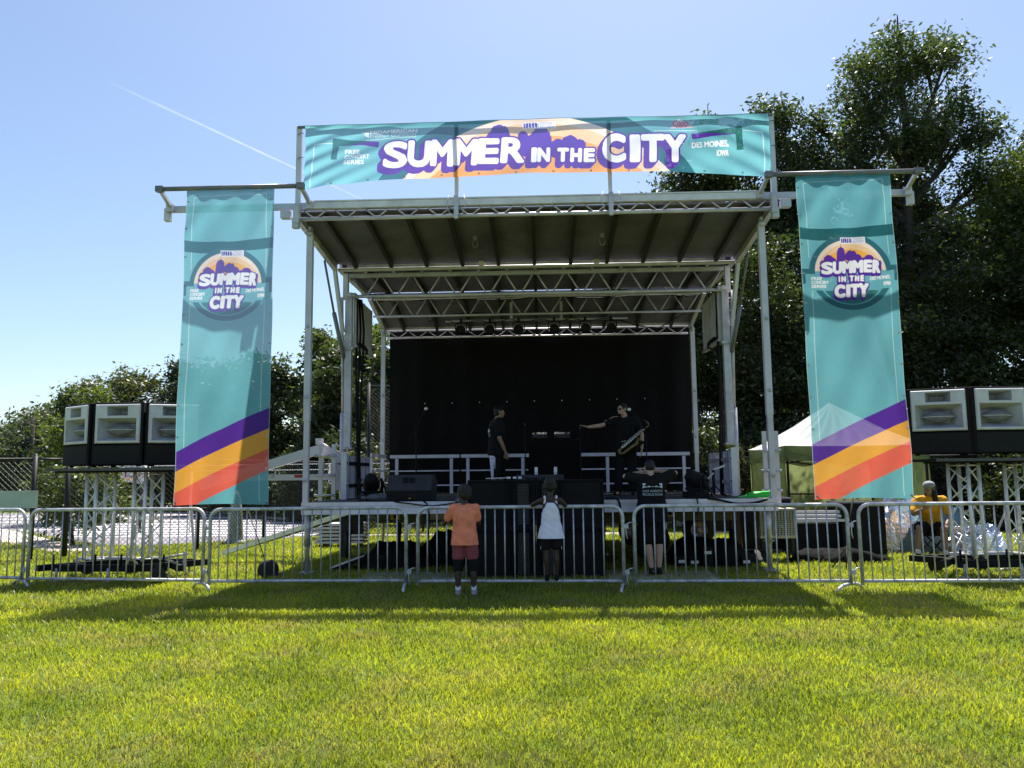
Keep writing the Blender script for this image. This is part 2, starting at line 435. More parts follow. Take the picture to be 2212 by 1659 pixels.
def tree(name, label, loc, lobes, n, leaf, mt, seed, trunk_r=.2, trunk=None, limbs=None, group=None, cat='tree', csig=.26, shell=.45, clump=22, rz=0, split=7):
    t = thing(name, label, cat, loc, rz, group)
    mb = MB(); g = random.Random(seed); top = max(l[2] for l in lobes)
    tr = trunk or [(0, 0, -.1), (g.uniform(-.15, .15), g.uniform(-.1, .1), top*.3), (g.uniform(-.3, .3), 0, top*.62), (0, 0, top*.8)]
    limb(mb, tr, trunk_r, trunk_r*.16, 9, trunk_r*.08, seed)
    for i, lb in enumerate(lobes):
        c = Vector(lb[:3])
        ts = min(.9, max(.2, (c.z*.72)/tr[-1][2])); kk = ts*(len(tr)-1); j = min(int(kk), len(tr)-2)
        s = Vector(tr[j]).lerp(Vector(tr[j+1]), kk-j)
        limb(mb, [s, s.lerp(c, .5)+Vector((0, 0, -.12*(c-s).length*.3)), c, c+(c-s)*.25], trunk_r*.34, trunk_r*.05, 6, .02, seed+i)
        for q in range(3):
            e = c+Vector((g.uniform(-1, 1)*lb[3], g.uniform(-1, 1)*lb[4], g.uniform(-.3, 1)*lb[5]))*.8
            limb(mb, [s.lerp(c, .7), c.lerp(e, .5), e], trunk_r*.13, .008, 5, .02, seed+i*7+q)
    for pts, r0, r1 in (limbs or []): limb(mb, pts, r0, r1, 8, .03, seed)
    mb.build('trunk', M['bark'], t)
    crown_mesh('crown', lobes, n, leaf, mt, seed, t, csig=csig, shell=shell, clump=clump, split=split)
    return t
def lobes_for(h, spread, seed, base=.25, k=11):
    g = random.Random(seed); out = []
    for i in range(k):
        f = i/(k-1); z = h*(base+(1-base)*f*.92)
        prof = math.sin(PI*min(1, .22+f*.73))**.8
        a = i*2.4+g.uniform(-.5, .5); rr = spread*prof*g.uniform(.35, .75)*(1 if f < .9 else .2)
        r = spread*g.uniform(.34, .5)*(.65+.5*prof)
        out.append((math.cos(a)*rr, math.sin(a)*rr, z, r, r, r*g.uniform(.65, .9)))
    return out

# the tall ash right of the stage
B = (12.9, 18.0, 0)
lb = [(1.5, .2, 17.9, 1.5), (2.9, -.3, 17.0, 1.3), (.0, .3, 16.4, 1.5), (3.4, .4, 15.5, 1.15), (1.2, -.5, 15.2, 1.9), (-1.0, 0, 14.1, 1.45),
      (-1.9, .5, 15.2, .85), (3.0, -.4, 13.8, 1.5), (1.0, .6, 12.7, 1.8), (3.9, .2, 12.3, 1.05), (-1.0, -.3, 12.0, 1.4), (2.5, .8, 14.8, 1.3),
      (5.2, -.4, 12.6, 1.3), (6.4, 0, 11.6, 1.2), (-.3, .5, 9.7, 1.3), (2.6, .4, 8.6, 1.1), (-1.9, .2, 13.0, 1.0), (1.5, .1, 18.4, .6), (-2.3, .2, 13.9, 1.15), (-2.9, .1, 12.2, 1.15), (-2.2, .3, 10.7, 1.15), (3.9, .1, 14.4, .9), (.2, .3, 11.0, 1.2)]
tree('ash_tree', 'tallest broad ash tree with a dark leaning trunk, towering behind the right hanging banner', B,
     [(x, y, z, r, r, r*.82) for x, y, z, r in lb], 46000, .19, M['leaf_ash'], 11, .36,
     trunk=[(0, 0, -.1), (.35, 0, 4.7), (1.1, 0, 8.2), (1.35, 0, 11.5), (1.5, 0, 14.0), (1.5, .1, 16.6)],
     limbs=[([(.9, 0, 7.6), (2.4, -.3, 9.6), (4.2, -.4, 11.0), (6.2, -.3, 11.6), (8, 0, 11.9)], .2, .05),
            ([(1.3, 0, 11.0), (.3, .2, 12.2), (-.9, .1, 13.5)], .13, .03), ([(1.4, 0, 12.6), (2.6, .1, 14), (3.3, .2, 15.4)], .11, .03)], csig=.3)
G1 = 'tall trees behind the right side of the stage'
# protos for the wood on the right
ta = tree('wood_tree', 'dark leafy tree rising behind the right end of the overhead banner', (9.4, 19.2, 0), lobes_for(16.6, 2.7, 21, .3, 16), 34000, .21, M['leaf_ash'], 21, .26, group=G1, csig=.3)
tb = tree('wood_tree', 'slender pale topped tree just peeping above the right part of the overhead banner', (7.6, 21.5, 0), lobes_for(17.4, 1.9, 22, .4, 15), 20000, .22, M['leaf_mid'], 22, .22, group=G1, csig=.3)
tc_ = tree('wood_tree', 'round crowned tree whose leaves show in the gap under the overhead banner at right', (6.3, 21.0, 0), lobes_for(15.6, 3.0, 23, .45, 14), 26000, .23, M['leaf_dark'], 23, .25, group=G1, csig=.3)
td = tree('wood_tree', 'leafy tree cut by the right picture edge above the right loudspeakers', (16.6, 14.5, 0), lobes_for(12.0, 2.6, 24, .25, 13), 30000, .18, M['leaf_mid'], 24, .22, group=G1, csig=.25)
te = tree('wood_tree', 'dense dark tree directly behind the white tent peak', (9.6, 14.2, 0), lobes_for(9.8, 2.4, 25, .06, 15), 34000, .17, M['leaf_dark'], 25, .18, group=G1, csig=.26, shell=.3)
tf = tree('wood_tree', 'dense dark tree filling the gap between stage post and right hanging banner', (7.3, 13.4, 0), lobes_for(9.0, 2.2, 26, .05, 14), 32000, .16, M['leaf_dark'], 26, .18, group=G1, csig=.25, shell=.3)
for src, (x, y), rz, lab in [
    (te, (13.4, 13.2), 1.3, 'dense dark tree in front of the tall ash trunk, above the right loudspeakers'),
    (tf, (11.6, 15.0), 2.2, 'dark bushy tree seen through the right hanging banner'),
    (te, (16.4, 12.4), 2.9, 'dark bushy tree above the rightmost loudspeaker cabinet'),
    (te, (5.2, 14.6), 4.1, 'dark tree seen between the black backdrop and the right lift tower'),
    (tc_, (16.0, 21.0), 1.1, 'tree behind the tall ash, right of its trunk'),
    (tc_, (20.5, 19.0), 3.0, 'tree far right behind the leafy edge tree'),
    (td, (9.2, 23.0), 2.5, 'tree deep in the wood behind the right end of the stage roof'),]:
    dup(src, (x, y, 0), rz, lab)
# left and behind
G2 = 'trees beyond the fence and court on the left'
la = tree('park_tree', 'loose topped tree seen between the left front post and the left lift tower', (-9.2, 20.5, 0), lobes_for(7.6, 1.7, 31, .12, 14), 16000, .22, M['leaf_mid'], 31, .16, group=G2, csig=.24)
lbt = tree('park_tree', 'rounded dark tree immediately right of the left hanging banner', (-10.9, 20.0, 0), lobes_for(6.5, 1.7, 32, .06, 12), 15000, .21, M['leaf_dark'], 32, .15, group=G2, csig=.24)
lc = tree('park_tree', 'yellow green broad leaved tree behind the left end of the left speaker cabinets', (-15.9, 15.5, 0), lobes_for(4.7, 1.6, 33, .1, 11), 14000, .17, M['leaf_yellow'], 33, .12, group=G2, csig=.26)
ld = tree('park_tree', 'olive feathery tree above the left speaker cabinets', (-21.6, 29.5, 0), lobes_for(7.4, 2.6, 34, .1, 13), 15000, .25, M['leaf_olive'], 34, .18, group=G2, csig=.3)
le = tree('park_tree', 'dark pointed tree beside the left edge of the left hanging banner', (-18.2, 27.5, 0), lobes_for(7.7, 1.8, 35, .05, 13), 15000, .2, M['conifer'], 35, .18, group=G2, csig=.24)
lf = tree('park_tree', 'pale distant tree at the left picture edge above the fence', (-53, 68, 0), lobes_for(7.0, 4.2, 36, .1, 11), 12000, .4, M['leaf_far'], 36, .25, group=G2, csig=.6)
for src, (x, y), rz, lab in [
    (la, (-8.0, 21.5), 1.4, 'tree whose crown touches the left lift tower'),
    (la, (-6.7, 19.6), 2.6, 'tree seen between the left lift tower and the rear left post'),
    (lbt, (-7.6, 17.5), 2.0, 'low dark tree behind the sloping trailer neck'),
    (ld, (-16.4, 27.5), 1.0, 'tree seen through the middle of the left hanging banner'),
    (la, (-14.0, 26), 3.3, 'tree seen through the right half of the left hanging banner'),
    (lbt, (-12.9, 21.5), .6, 'dark tree seen through the lower right of the left hanging banner'),
    (lbt, (-5.4, 16.5), 3.9, 'dark tree just left of the black backdrop'),
    (lf, (-37.5, 48), 2.2, 'small pale tree left of the left speaker cabinets, by the utility pole'),
    (lf, (-44, 56), .9, 'pale distant tree right of the one at the left picture edge'),
    (ld, (-26.5, 33.5), 2.7, 'olive tree behind the fence left of the left speaker cabinets'),
    (lbt, (-25.5, 30), 5.0, 'dark low tree behind the pale green fence sign')]:
    dup(src, (x, y, 0), rz, lab)
G3 = 'shrubs along the fences'
sa = tree('shrub', 'leafy green shrub growing on the fence left of the left truss tower', (-10.75, 5.9, 0), [(0, 0, 1.0, .75, .5, .55), (.4, .1, 1.35, .5, .4, .4), (-.5, 0, 1.5, .45, .4, .4), (.2, .1, .75, .8, .4, .4)], 2600, .13, M['leaf_mid'], 41, .07, group=G3, cat='shrub', csig=.14, clump=16)
sb = tree('shrub', 'dark shrub in the shade right of the stage, behind the right mic stand', (4.6, 9.6, 0), [(0, 0, .9, 1.0, .8, .8), (.8, 0, 1.5, .8, .7, .7), (-.7, .1, 1.7, .8, .7, .7), (.2, 0, 2.3, .8, .7, .7), (1.0, 0, .5, .8, .6, .5)], 8000, .15, M['leaf_dark'], 42, .06, group=G3, cat='shrub', csig=.2, shell=.25)
for src, (x, y), rz, lab in [
    (sb, (6.6, 11.2), 1, 'dark shrub behind the left side of the white tent'), (sb, (9, 11), 2, 'dark shrub behind the middle of the white tent'),
    (sb, (11.2, 10.6), 3, 'dark shrub behind the right hanging banner foot'), (sb, (12.2, 8.8), 4, 'dark shrub behind the seated man in yellow'),
    (sb, (13.6, 9.6), .5, 'dark shrub seen between the right truss towers'), (sb, (15.6, 9.2), 5, 'dark shrub at the right picture edge'),
    (sb, (2.6, 11.5), 2.3, 'dark shrub behind the backdrop at right'), (sb, (-5.6, 11.6), 4.6, 'dark shrub behind the left trailer neck'),
    (sb, (-8.4, 16.0), 1.9, 'dark shrub beyond the court, right of the tapered pillar'), (sb, (-13.2, 25.5), 3.4, 'dark shrub at the far end of the court'),
    (sb, (-17, 26.0), 5.5, 'dark shrub at the far left end of the court'), (sb, (-3.2, 12.4), 0, 'dark shrub behind the stage, left of centre'),
    (sb, (-.4, 12.8), 1.1, 'dark shrub behind the middle of the stage'),
    (sa, (-11.9, 7.4), 2, 'green shrub on the fence behind the pale green sign')]:
    dup(src, (x, y, 0), rz, lab)
tree('young_conifer', 'small young conifer behind the trailer neck, left of the stage ladder', (-5.0, 7.2, 0), [(0, 0, z, r, r, .16) for z, r in ((.25, .5), (.5, .46), (.75, .4), (1.0, .33), (1.25, .25), (1.5, .17), (1.75, .08))], 2600, .1, M['leaf_mid'], 43, .04, cat='tree', csig=.06, shell=.3, clump=14)

# ------------------------------------------------------------------ fences
def chainlink(name, label, pts, h, group, posts_every=2.6, big=(), skip=()):
    t = thing(name, label, 'fence', (pts[0][0], pts[0][1], 0), 0, group)
    o = Vector((pts[0][0], pts[0][1], 0)); wires = MB(); r = .0055; s = .075
    for a, b in zip(pts, pts[1:]):
        a = Vector((*a, 0))-o; b = Vector((*b, 0))-o; L = (b-a).length; d = (b-a)/L; nn = Vector((-d.y, d.x, 0))
        def P(x, z): return a+d*x+Vector((0, 0, z))
        k = 0; x = -h
        while x < L:
            for sg in (1, -1):
                x0, x1 = (x, x+h) if sg == 1 else (x+h, x)
                z0, z1 = .05, h
                if x0 < 0: z0 += (0-x0)/(h)*(h-.05); x0 = 0
                if x1 < 0: z1 -= (0-x1)/(h)*(h-.05); x1 = 0
                if x0 > L: z0 += (x0-L)/h*(h-.05); x0 = L
                if x1 > L: z1 -= (x1-L)/h*(h-.05); x1 = L
                if abs(x1-x0) < .02: continue
                p, q = P(x0, z0)+nn*.002*sg, P(x1, z1)+nn*.002*sg
                wires.add([p-d*r, p+d*r, q+d*r, q-d*r, p+nn*r*sg*1.4, q+nn*r*sg*1.4], [(0, 1, 2, 3), (0, 3, 5, 4), (1, 4, 5, 2)])
            x += s*1.414
        n = max(1, round(L/posts_every))
        for i in range(n+1):
            if a+d*(L*i/n) != pts and not (i == 0 and a.length > .01):
                R_ = .045 if (i in (0, n)) else .03
                p = a+d*(L*i/n); mb = MB(); mb.tube((p.x, p.y, -.1), (p.x, p.y, h+.06), R_, 10); mb.lathe([(R_, 0), (R_*.7, .03), (0, .04)], (p.x, p.y, h+.06), 10); mb.build('post', M['fence'], t)
        mb = MB(); mb.tube(P(0, h), P(L, h), .022, 8); mb.build('top_rail', M['fence'], t)
    wires.build('wire_mesh', M['fence'], t)
    return t
chainlink('chain_link_fence', 'black chain link fence around the court at far left, carrying the pale green sign', [(-17, 1.3), (-9.55, 2.5), (-9.2, 3.0)], 1.9, 'black chain link fences')
chainlink('chain_link_fence', 'black chain link fence running back past the court and the tapered pillar', [(-9.2, 3.02), (-7.15, 4.3), (-6.5, 6.5), (-5.8, 8.9)], 1.9, 'black chain link fences')
chainlink('chain_link_fence', 'black chain link fence behind the stage and tent on the right', [(-5.8, 8.95), (5, 9.2), (17, 9.2)], 1.9, 'black chain link fences')
chainlink('chain_link_fence', 'tall black backstop fence panel left of the black stage backdrop', [(-4.6, 9.1), (-1.6, 9.15)], 3.95, 'black chain link fences', 3)
# sign on the fence, pillar, backboard, pole, far car
t = thing('fence_sign', 'pale green blank vinyl sign tied to the chain link fence at far left', 'sign', (-9.98, 2.32, .99))
mb = MB(); mb.box((-.32, 0, .15), (1.75, .012, .3), (0, 0, .16)); mb.build('panel', M['signgreen'], t)
mb = MB(); mb.box((-.32, 0, .305), (1.75, .02, .015), (0, 0, .16)); mb.box((-.32, 0, -.005), (1.75, .02, .015), (0, 0, .16)); mb.build('hem', M['galv'], t)
t = thing('tapered_pillar', 'pale tapered concrete pillar behind the fence, under the left hanging banner', 'pillar', (-7.03, 6.1, 0))
mb = MB(); mb.lathe([(.2, 0), (.19, .1), (.16, .6), (.11, 1.05), (.04, 1.2), (0, 1.21)], (0, 0, 0), 8); mb.build('shaft', M['concrete'], t)
mb = MB(); mb.lathe([(.25, -.05), (.25, .06), (.2, .08)], (0, 0, 0), 8); mb.build('footing', M['concrete'], t)
t = thing('basketball_hoop', 'white fan shaped basketball backboard on a pole seen between the left truss towers', 'basketball hoop', (-11.3, 9.6, 0))
mb = MB(); mb.prism([(-.40, .02), (-.30, -.22), (.3, -.32), (.45, -.12), (.42, .12), (.2, .27), (-.2, .27), (-.40, .2)], -.02, .02, 1); b_ = mb.build('backboard', M['white'], t, (0, 0, 1.68))
mb = MB()
for p, q in (((-.2, -.1), (.2, -.1)), ((-.2, .14), (.2, .14)), ((-.2, -.1), (-.2, .14)), ((.2, -.1), (.2, .14))): mb.bar((p[0], -.026, p[1]), (q[0], -.026, q[1]), .03, .008)
mb.build('aiming_square', M['red'], b_)
mb = MB(); mb.path([(0, .5, -.1), (0, .5, 1.2), (0, .3, 1.6), (0, .02, 1.62)], .04); mb.build('pole', M['fence'], t)
mb = MB(); mb.path([(.2*math.cos(a), -.24+.2*math.sin(a), 1.5) for a in np.linspace(0, 2*PI, 15)], .012, 6, False); mb.build('rim', M['orange'], t)
t = thing('utility_pole', 'thin wooden utility pole far left above the trees', 'pole', (-36.5, 44, 0))
mb = MB(); mb.tube((0, 0, -.2), (0, 0, 6.1), .13); mb.build('shaft', M['bark'], t)
mb = MB(); mb.box((0, -.15, 5.5), (1.4, .1, .12)); mb.build('crossarm', M['bark'], t)
mb = MB(); mb.path([(-40, 0, 7.6), (-20, 0, 6.6), (0, -.2, 5.6), (8, 0, 4.6)], .02, 5); mb.build('wire', M['fence'], t)
def car(label, loc, rz, c):
    t = thing('parked_car', label, 'car', loc, rz, 'cars parked beyond the court')
    cm = mat('car_paint', c, .25, .3, .05, 3)
    mb = MB(); mb.prism([(-2.2, .3), (2.2, .3), (2.25, .75), (1.2, .95), (.6, 1.42), (-1.3, 1.45), (-2.0, .98), (-2.25, .8)], -.85, .85, 1); b_ = mb.build('body', cm, t, bevel=.06)
    mb = MB(); mb.prism([(1.05, .98), (.55, 1.36), (-1.2, 1.38), (-1.8, 1.0)], -.857, .857, 1); mb.build('window', mat('car_glass', (.02, .025, .03), .1), b_)
    for x in (-1.35, 1.4):
        for y in (-.82, .82):
            mb = MB(); mb.lathe([(0, -.1), (.31, -.1), (.33, 0), (.31, .1), (0, .1)], (x, y, .33), 16, 'y'); wv = mb.build('wheel', M['rubber'], t)
            mb = MB(); mb.lathe([(0, -.11), (.19, -.11), (.2, .11), (0, .11)], (x, y, .33), 12, 'y'); mb.build('rim', M['steel'], wv)
    for y in (-.6, .6):
        mb = MB(); mb.box((-2.2, y, .85), (.12, .3, .16)); mb.build('tail_light', M['red'], t)
    return t
car('dark grey parked car far behind the pale green fence sign', (-33.5, 33, 0), .1, (.06, .06, .075))
car('dull red parked car under the trees right of the left hanging banner foot', (-17.5, 31.5, 0), .05, (.14, .03, .03))
# contrail: a real long cloud ribbon high in the sky
def contrail():
    m = bpy.data.materials.new('ice_cloud'); m.use_nodes = True
    n = m.node_tree.nodes; l = m.node_tree.links; out = n['Material Output']; n.remove(n['Principled BSDF'])
    tc = n.new('ShaderNodeTexCoord'); nz = n.new('ShaderNodeTexNoise'); nz.inputs['Scale'].default_value = .012; nz.inputs['Detail'].default_value = 5
    l.new(tc.outputs['Object'], nz.inputs['Vector'])
    at = n.new('ShaderNodeAttribute'); at.attribute_name = 'dens'
    mu = n.new('ShaderNodeMath'); mu.operation = 'MULTIPLY'; l.new(nz.outputs['Fac'], mu.inputs[0]); l.new(at.outputs['Fac'], mu.inputs[1])
    tr = n.new('ShaderNodeBsdfTranslucent'); tr.inputs[0].default_value = (.95, .97, 1, 1)
    df = n.new('ShaderNodeBsdfDiffuse'); df.inputs[0].default_value = (.95, .97, 1, 1)
    s0 = n.new('ShaderNodeMixShader'); s0.inputs[0].default_value = .6; l.new(df.outputs[0], s0.inputs[1]); l.new(tr.outputs[0], s0.inputs[2])
    tp = n.new('ShaderNodeBsdfTransparent'); ms = n.new('ShaderNodeMixShader')
    l.new(mu.outputs[0], ms.inputs[0]); l.new(tp.outputs[0], ms.inputs[1]); l.new(s0.outputs[0], ms.inputs[2]); l.new(ms.outputs[0], out.inputs['Surface'])
    a = Vector((-2150, 3710, 1975)); b = Vector((-760, 3838, 1318)); k = 60; mb = MB(); g = random.Random(4); ds = []
    for strand in range(3):
        pts = []; rs = []
        for i in range(k):
            f = i/(k-1); pts.append(a.lerp(b, f)+Vector((g.uniform(-1, 1), 0, g.uniform(-2, 2)*(1-f)+strand*3*(1-f)))-a)
            rs.append((7.5-4.8*f)*(.7+.3*g.random()))
        mb.path(pts, rs, 6, False)
        ds += [x for i in range(k) for x in [min(1, (i/(k-1))*3)*(.11-.03*abs(i/(k-1)-.6)*2)*(1 if i < 48 else (60-i)/12*.9)]*6]
    o = mb.build('contrail', m, loc=a)
    at = o.data.attributes.new('dens', 'FLOAT', 'POINT'); at.data.foreach_set('value', np.array(ds, np.float32))
    tag(o, 'thin white contrail slanting across the blue sky at upper left', 'contrail')
contrail()
# ================================================================== STAGE
def lattice(mb, a, b, zt, zb, bay, r=.016, y=0):
    """zig-zag bars between a top and a bottom chord, a and b the x limits"""
    n = max(2, round((b-a)/bay)); p = (b-a)/n; gap = p*.07
    for i in range(n):
        x = a+p*i
        mb.tube((x+gap, y, zt), (x+p/2-gap, y, zb), r, 6); mb.tube((x+p/2+gap, y, zb), (x+p-gap, y, zt), r, 6)
st = thing('mobile_stage', 'silver trailer stage with a raised dark underside roof, lattice trusses and black deck', 'stage')
mb = MB(); mb.box((0, 3.06, 1.07), (7.32, 6.06, .06)); deck = mb.build('deck', M['deck'], st)
mb = MB()
mb.box((0, .015, 1.075), (7.34, .03, .058)); mb.box((0, .03, 1.03), (7.33, .03, .028)); mb.box((0, .02, .965), (7.34, .035, .098))
for x in np.linspace(-3.4, 3.4, 9): mb.box((x, -.004, 1.03), (.03, .012, .03))
mb.build('fascia', M['fascia'], deck)
mb = MB()
for x in (-3.66, 3.66): mb.box((x*.995, 3.08, .99), (.04, 5.98, .15))
for x in (-1.8, 0, 1.8): mb.box((x, 3, .96), (.06, 5.9, .14))
mb.build('deck_joist', M['dark_under'], deck)
# trailer chassis, wheels, legs
mb = MB(); mb.box((.3, 2.0, .78), (6.4, .1, .22)); mb.box((.3, 4.2, .78), (6.4, .1, .22))
for x in (-2.6, -1, .9, 2.8): mb.box((x, 3.1, .78), (.08, 2.1, .16))
ch = mb.build('chassis', M['chassis'], st)
mb = MB()
for x, z in ((-2.55, .79), (2.33, .8)): mb.box((x, 1.945, z), (.17, .008, .12))
mb.build('warning_label', M['yellow'], ch)
mb = MB()
for x, z in ((-2.55, .78), (2.33, .8)): mb.box((x, 1.939, z), (.06, .006, .06), (0, PI/4, 0))
mb.build('label_symbol', M['black'], ch)
mb = MB(); mb.box((-1.75, 1.945, .8), (.35, .008, .15)); mb.build('data_plate', M['cream'], ch)
for x, y in ((1.95, 1.75), (2.75, 1.75), (1.95, 4.25), (3.25, 4.25)):
    if (x, y) == (2.75, 1.75): continue
    mb = MB(); mb.lathe([(.17, -.1), (.29, -.1), (.325, -.06), (.33, 0), (.325, .06), (.29, .1), (.17, .1)], (x, y, .36), 28, 'y'); wh = mb.build('wheel', M['rubber'], st)
    mb = MB(); mb.lathe([(0, -.05), (.05, -.07), (.06, -.03), (.12, -.02), (.17, -.07), (.18, -.09), (.18, .09), (0, .09)], (x, y, .36), 24, 'y')
    for k in range(8): a = k*PI/4; mb.ell((x+.1*math.cos(a), y-.03, .36+.1*math.sin(a)), (.018, .012, .018), nu=6, nv=4)
    mb.build('rim', M['steel'] if y > 2 else M['black'], wh)
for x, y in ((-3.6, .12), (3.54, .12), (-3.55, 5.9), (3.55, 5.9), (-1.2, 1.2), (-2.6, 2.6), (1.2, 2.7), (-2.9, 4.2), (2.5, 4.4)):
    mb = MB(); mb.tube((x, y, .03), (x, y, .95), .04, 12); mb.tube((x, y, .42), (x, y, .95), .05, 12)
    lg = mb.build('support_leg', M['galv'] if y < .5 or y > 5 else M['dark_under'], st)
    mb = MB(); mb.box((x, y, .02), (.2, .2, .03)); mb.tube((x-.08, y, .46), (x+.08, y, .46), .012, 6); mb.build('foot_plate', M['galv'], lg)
# corner posts
def post(x, y, z0, z1, zs, wd=.115):
    mb = MB(); mb.box((x, y, (zs+z1)/2), (wd, wd, z1-zs)); p = mb.build('corner_post', M['alu_white'], st, bevel=.006)
    mb = MB(); mb.box((x, y, (z0+zs)/2), (wd*.82, wd*.82, zs-z0)); mb.build('inner_post', M['alu_white'], p)
    mb = MB()
    for z in (zs+.38, z0+.35, (z1+zs)/2): mb.lathe([(0, -.02), (.028, -.02), (.028, 0)], (x, y-wd/2, z), 10, 'y')
    mb.build('pin', M['galv'], p)
    mb = MB(); mb.box((x, y, z1+.05), (wd*.5, wd*1.2, .16)); mb.lathe([(0, -.08), (.05, -.08), (.05, .08), (0, .08)], (x, y, z1+.02), 12, 'y'); mb.build('clamp', M['alu'], p)
post(-3.62, .06, 1.1, 5.40, 2.38, .1); post(3.62, .06, 1.1, 5.40, 2.38, .1)
post(-3.60, 6.03, 1.1, 4.80, 1.95, .1); post(3.60, 6.03, 1.1, 4.80, 1.95, .1)
# roof panels
def roof_panel(name, y0, z0, y1, z1, hw0, hw1, ribs):
    a = Vector((0, y0, z0)); b = Vector((0, y1, z1)); d = (b-a).normalized(); nrm = Vector((0, -d.z, d.y))
    if nrm.z < 0: nrm = -nrm
    mb = MB(); t = nrm*.03
    vs = [Vector((-hw0, y0, z0)), Vector((hw0, y0, z0)), Vector((hw1, y1, z1)), Vector((-hw1, y1, z1))]
    mb.add(vs+[v+t for v in vs], [(0, 1, 2, 3), (7, 6, 5, 4), (0, 4, 5, 1), (1, 5, 6, 2), (2, 6, 7, 3), (3, 7, 4, 0)])
    o = mb.build(name, M['panel_under'], st)
    for i in range(ribs):
        f = (i+.5)/ribs*2-1; mb = MB()
        mb.bar(Vector((f*hw0*.98, y0, z0))-nrm*.052, Vector((f*hw1*.98, y1, z1))-nrm*.052, .06, .1, nrm); mb.build('rib', M['rib'], o)
    for s in (-1, 1):
        mb = MB(); mb.bar(Vector((s*(hw0-.02), y0, z0))-nrm*.065, Vector((s*(hw1-.02), y1, z1))-nrm*.065, .05, .12, nrm)
        mb.bar(Vector((s*(hw0+.02), y0, z0))-nrm*.1, Vector((s*(hw1+.02), y1, z1))-nrm*.1, .035, .05, nrm); mb.build('edge_beam', M['alu'], o)
    return o
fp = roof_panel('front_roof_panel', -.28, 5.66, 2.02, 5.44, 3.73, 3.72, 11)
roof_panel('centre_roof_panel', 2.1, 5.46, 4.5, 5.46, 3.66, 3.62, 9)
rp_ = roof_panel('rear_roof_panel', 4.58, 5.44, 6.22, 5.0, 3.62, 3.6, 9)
def truss(y, zt, zb, hw, bay, top='box', r=.028, hb=.09, web=.016):
    mb = MB(); lattice(mb, -hw+.02, hw-.02, zt-.03, zb+.02, bay, web, y); o = mb.build('truss', M['alu_truss'], st)
    mb = MB()
    if top == 'box': mb.box((0, y, zt), (2*hw, .08, hb))
    else: mb.tube((-hw, y, zt), (hw, y, zt), r, 10)
    mb.build('top_chord', M['alu_truss'], o)
    mb = MB(); mb.tube((-hw, y, zb), (hw, y, zb), r, 12); mb.build('bottom_chord', M['alu_truss'], o)
    return o
tf_ = truss(-.33, 5.745, 5.545, 3.7, .49, 'box', .032, .11, .014)
mb = MB(); mb.box((0, -.385, 5.745), (6.9, .03, .10)); mb.box((0, -.36, 5.81), (6.9, .1, .02)); mb.build('lip_cap', M['fascia'], tf_)
for s in (-1, 1):
    mb = MB(); mb.box((s*3.72, -.36, 5.62), (.09, .1, .3)); mb.box((s*3.9, -.33, 5.62), (.15, .12, .12)); mb.box((s*3.74, -.33, 5.48), (.1, .1, .16)); mb.build('corner_bracket', M['alu_white'], tf_)
truss(2.36, 5.30, 4.90, 3.54, .575, 'box', .032, .07)
t2_ = truss(4.3, 5.28, 4.90, 3.48, .575, 'tube', .024)
truss(6.26, 4.94, 4.77, 3.55, .46, 'tube', .022, .06, .012)
mb = MB(); mb.box((0, 2.06, 5.37), (7.0, .05, .12)); mb.tube((-3.66, 2.0, 5.33), (3.66, 2.0, 5.33), .032, 10); mb.build('hinge_rail', M['alu_truss'], st)
mb = MB(); mb.box((0, 4.54, 5.38), (7.0, .05, .1)); mb.build('hinge_rail', M['alu'], st)
mb = MB(); mb.box((0, 6.2, 5.0), (7.1, .04, .09)); mb.build('rear_flange', M['alu_truss'], st)
for i in range(13):
    x = -3.2+i*6.4/12; mb = MB(); mb.bar((x, 2.06, 5.36), (x+.01, 2.31, 5.32), .05, .03); mb.build('hanger', M['alu_truss'], st)
for x in (-.98, 1.14):
    mb = MB(); mb.path([(x-.035, .55, 5.40), (x-.045, .55, 5.33), (x-.02, .55, 5.28), (x+.02, .55, 5.28), (x+.045, .55, 5.33), (x+.035, .55, 5.40)], .009, 6); mb.box((x, .55, 5.44), (.06, .05, .08)); mb.build('roof_hook', M['grey_paint'], fp)
    mb = MB(); mb.box((x, 2.0, 5.42), (.09, .03, .12)); mb.build('latch', M['alu_bright'], st)
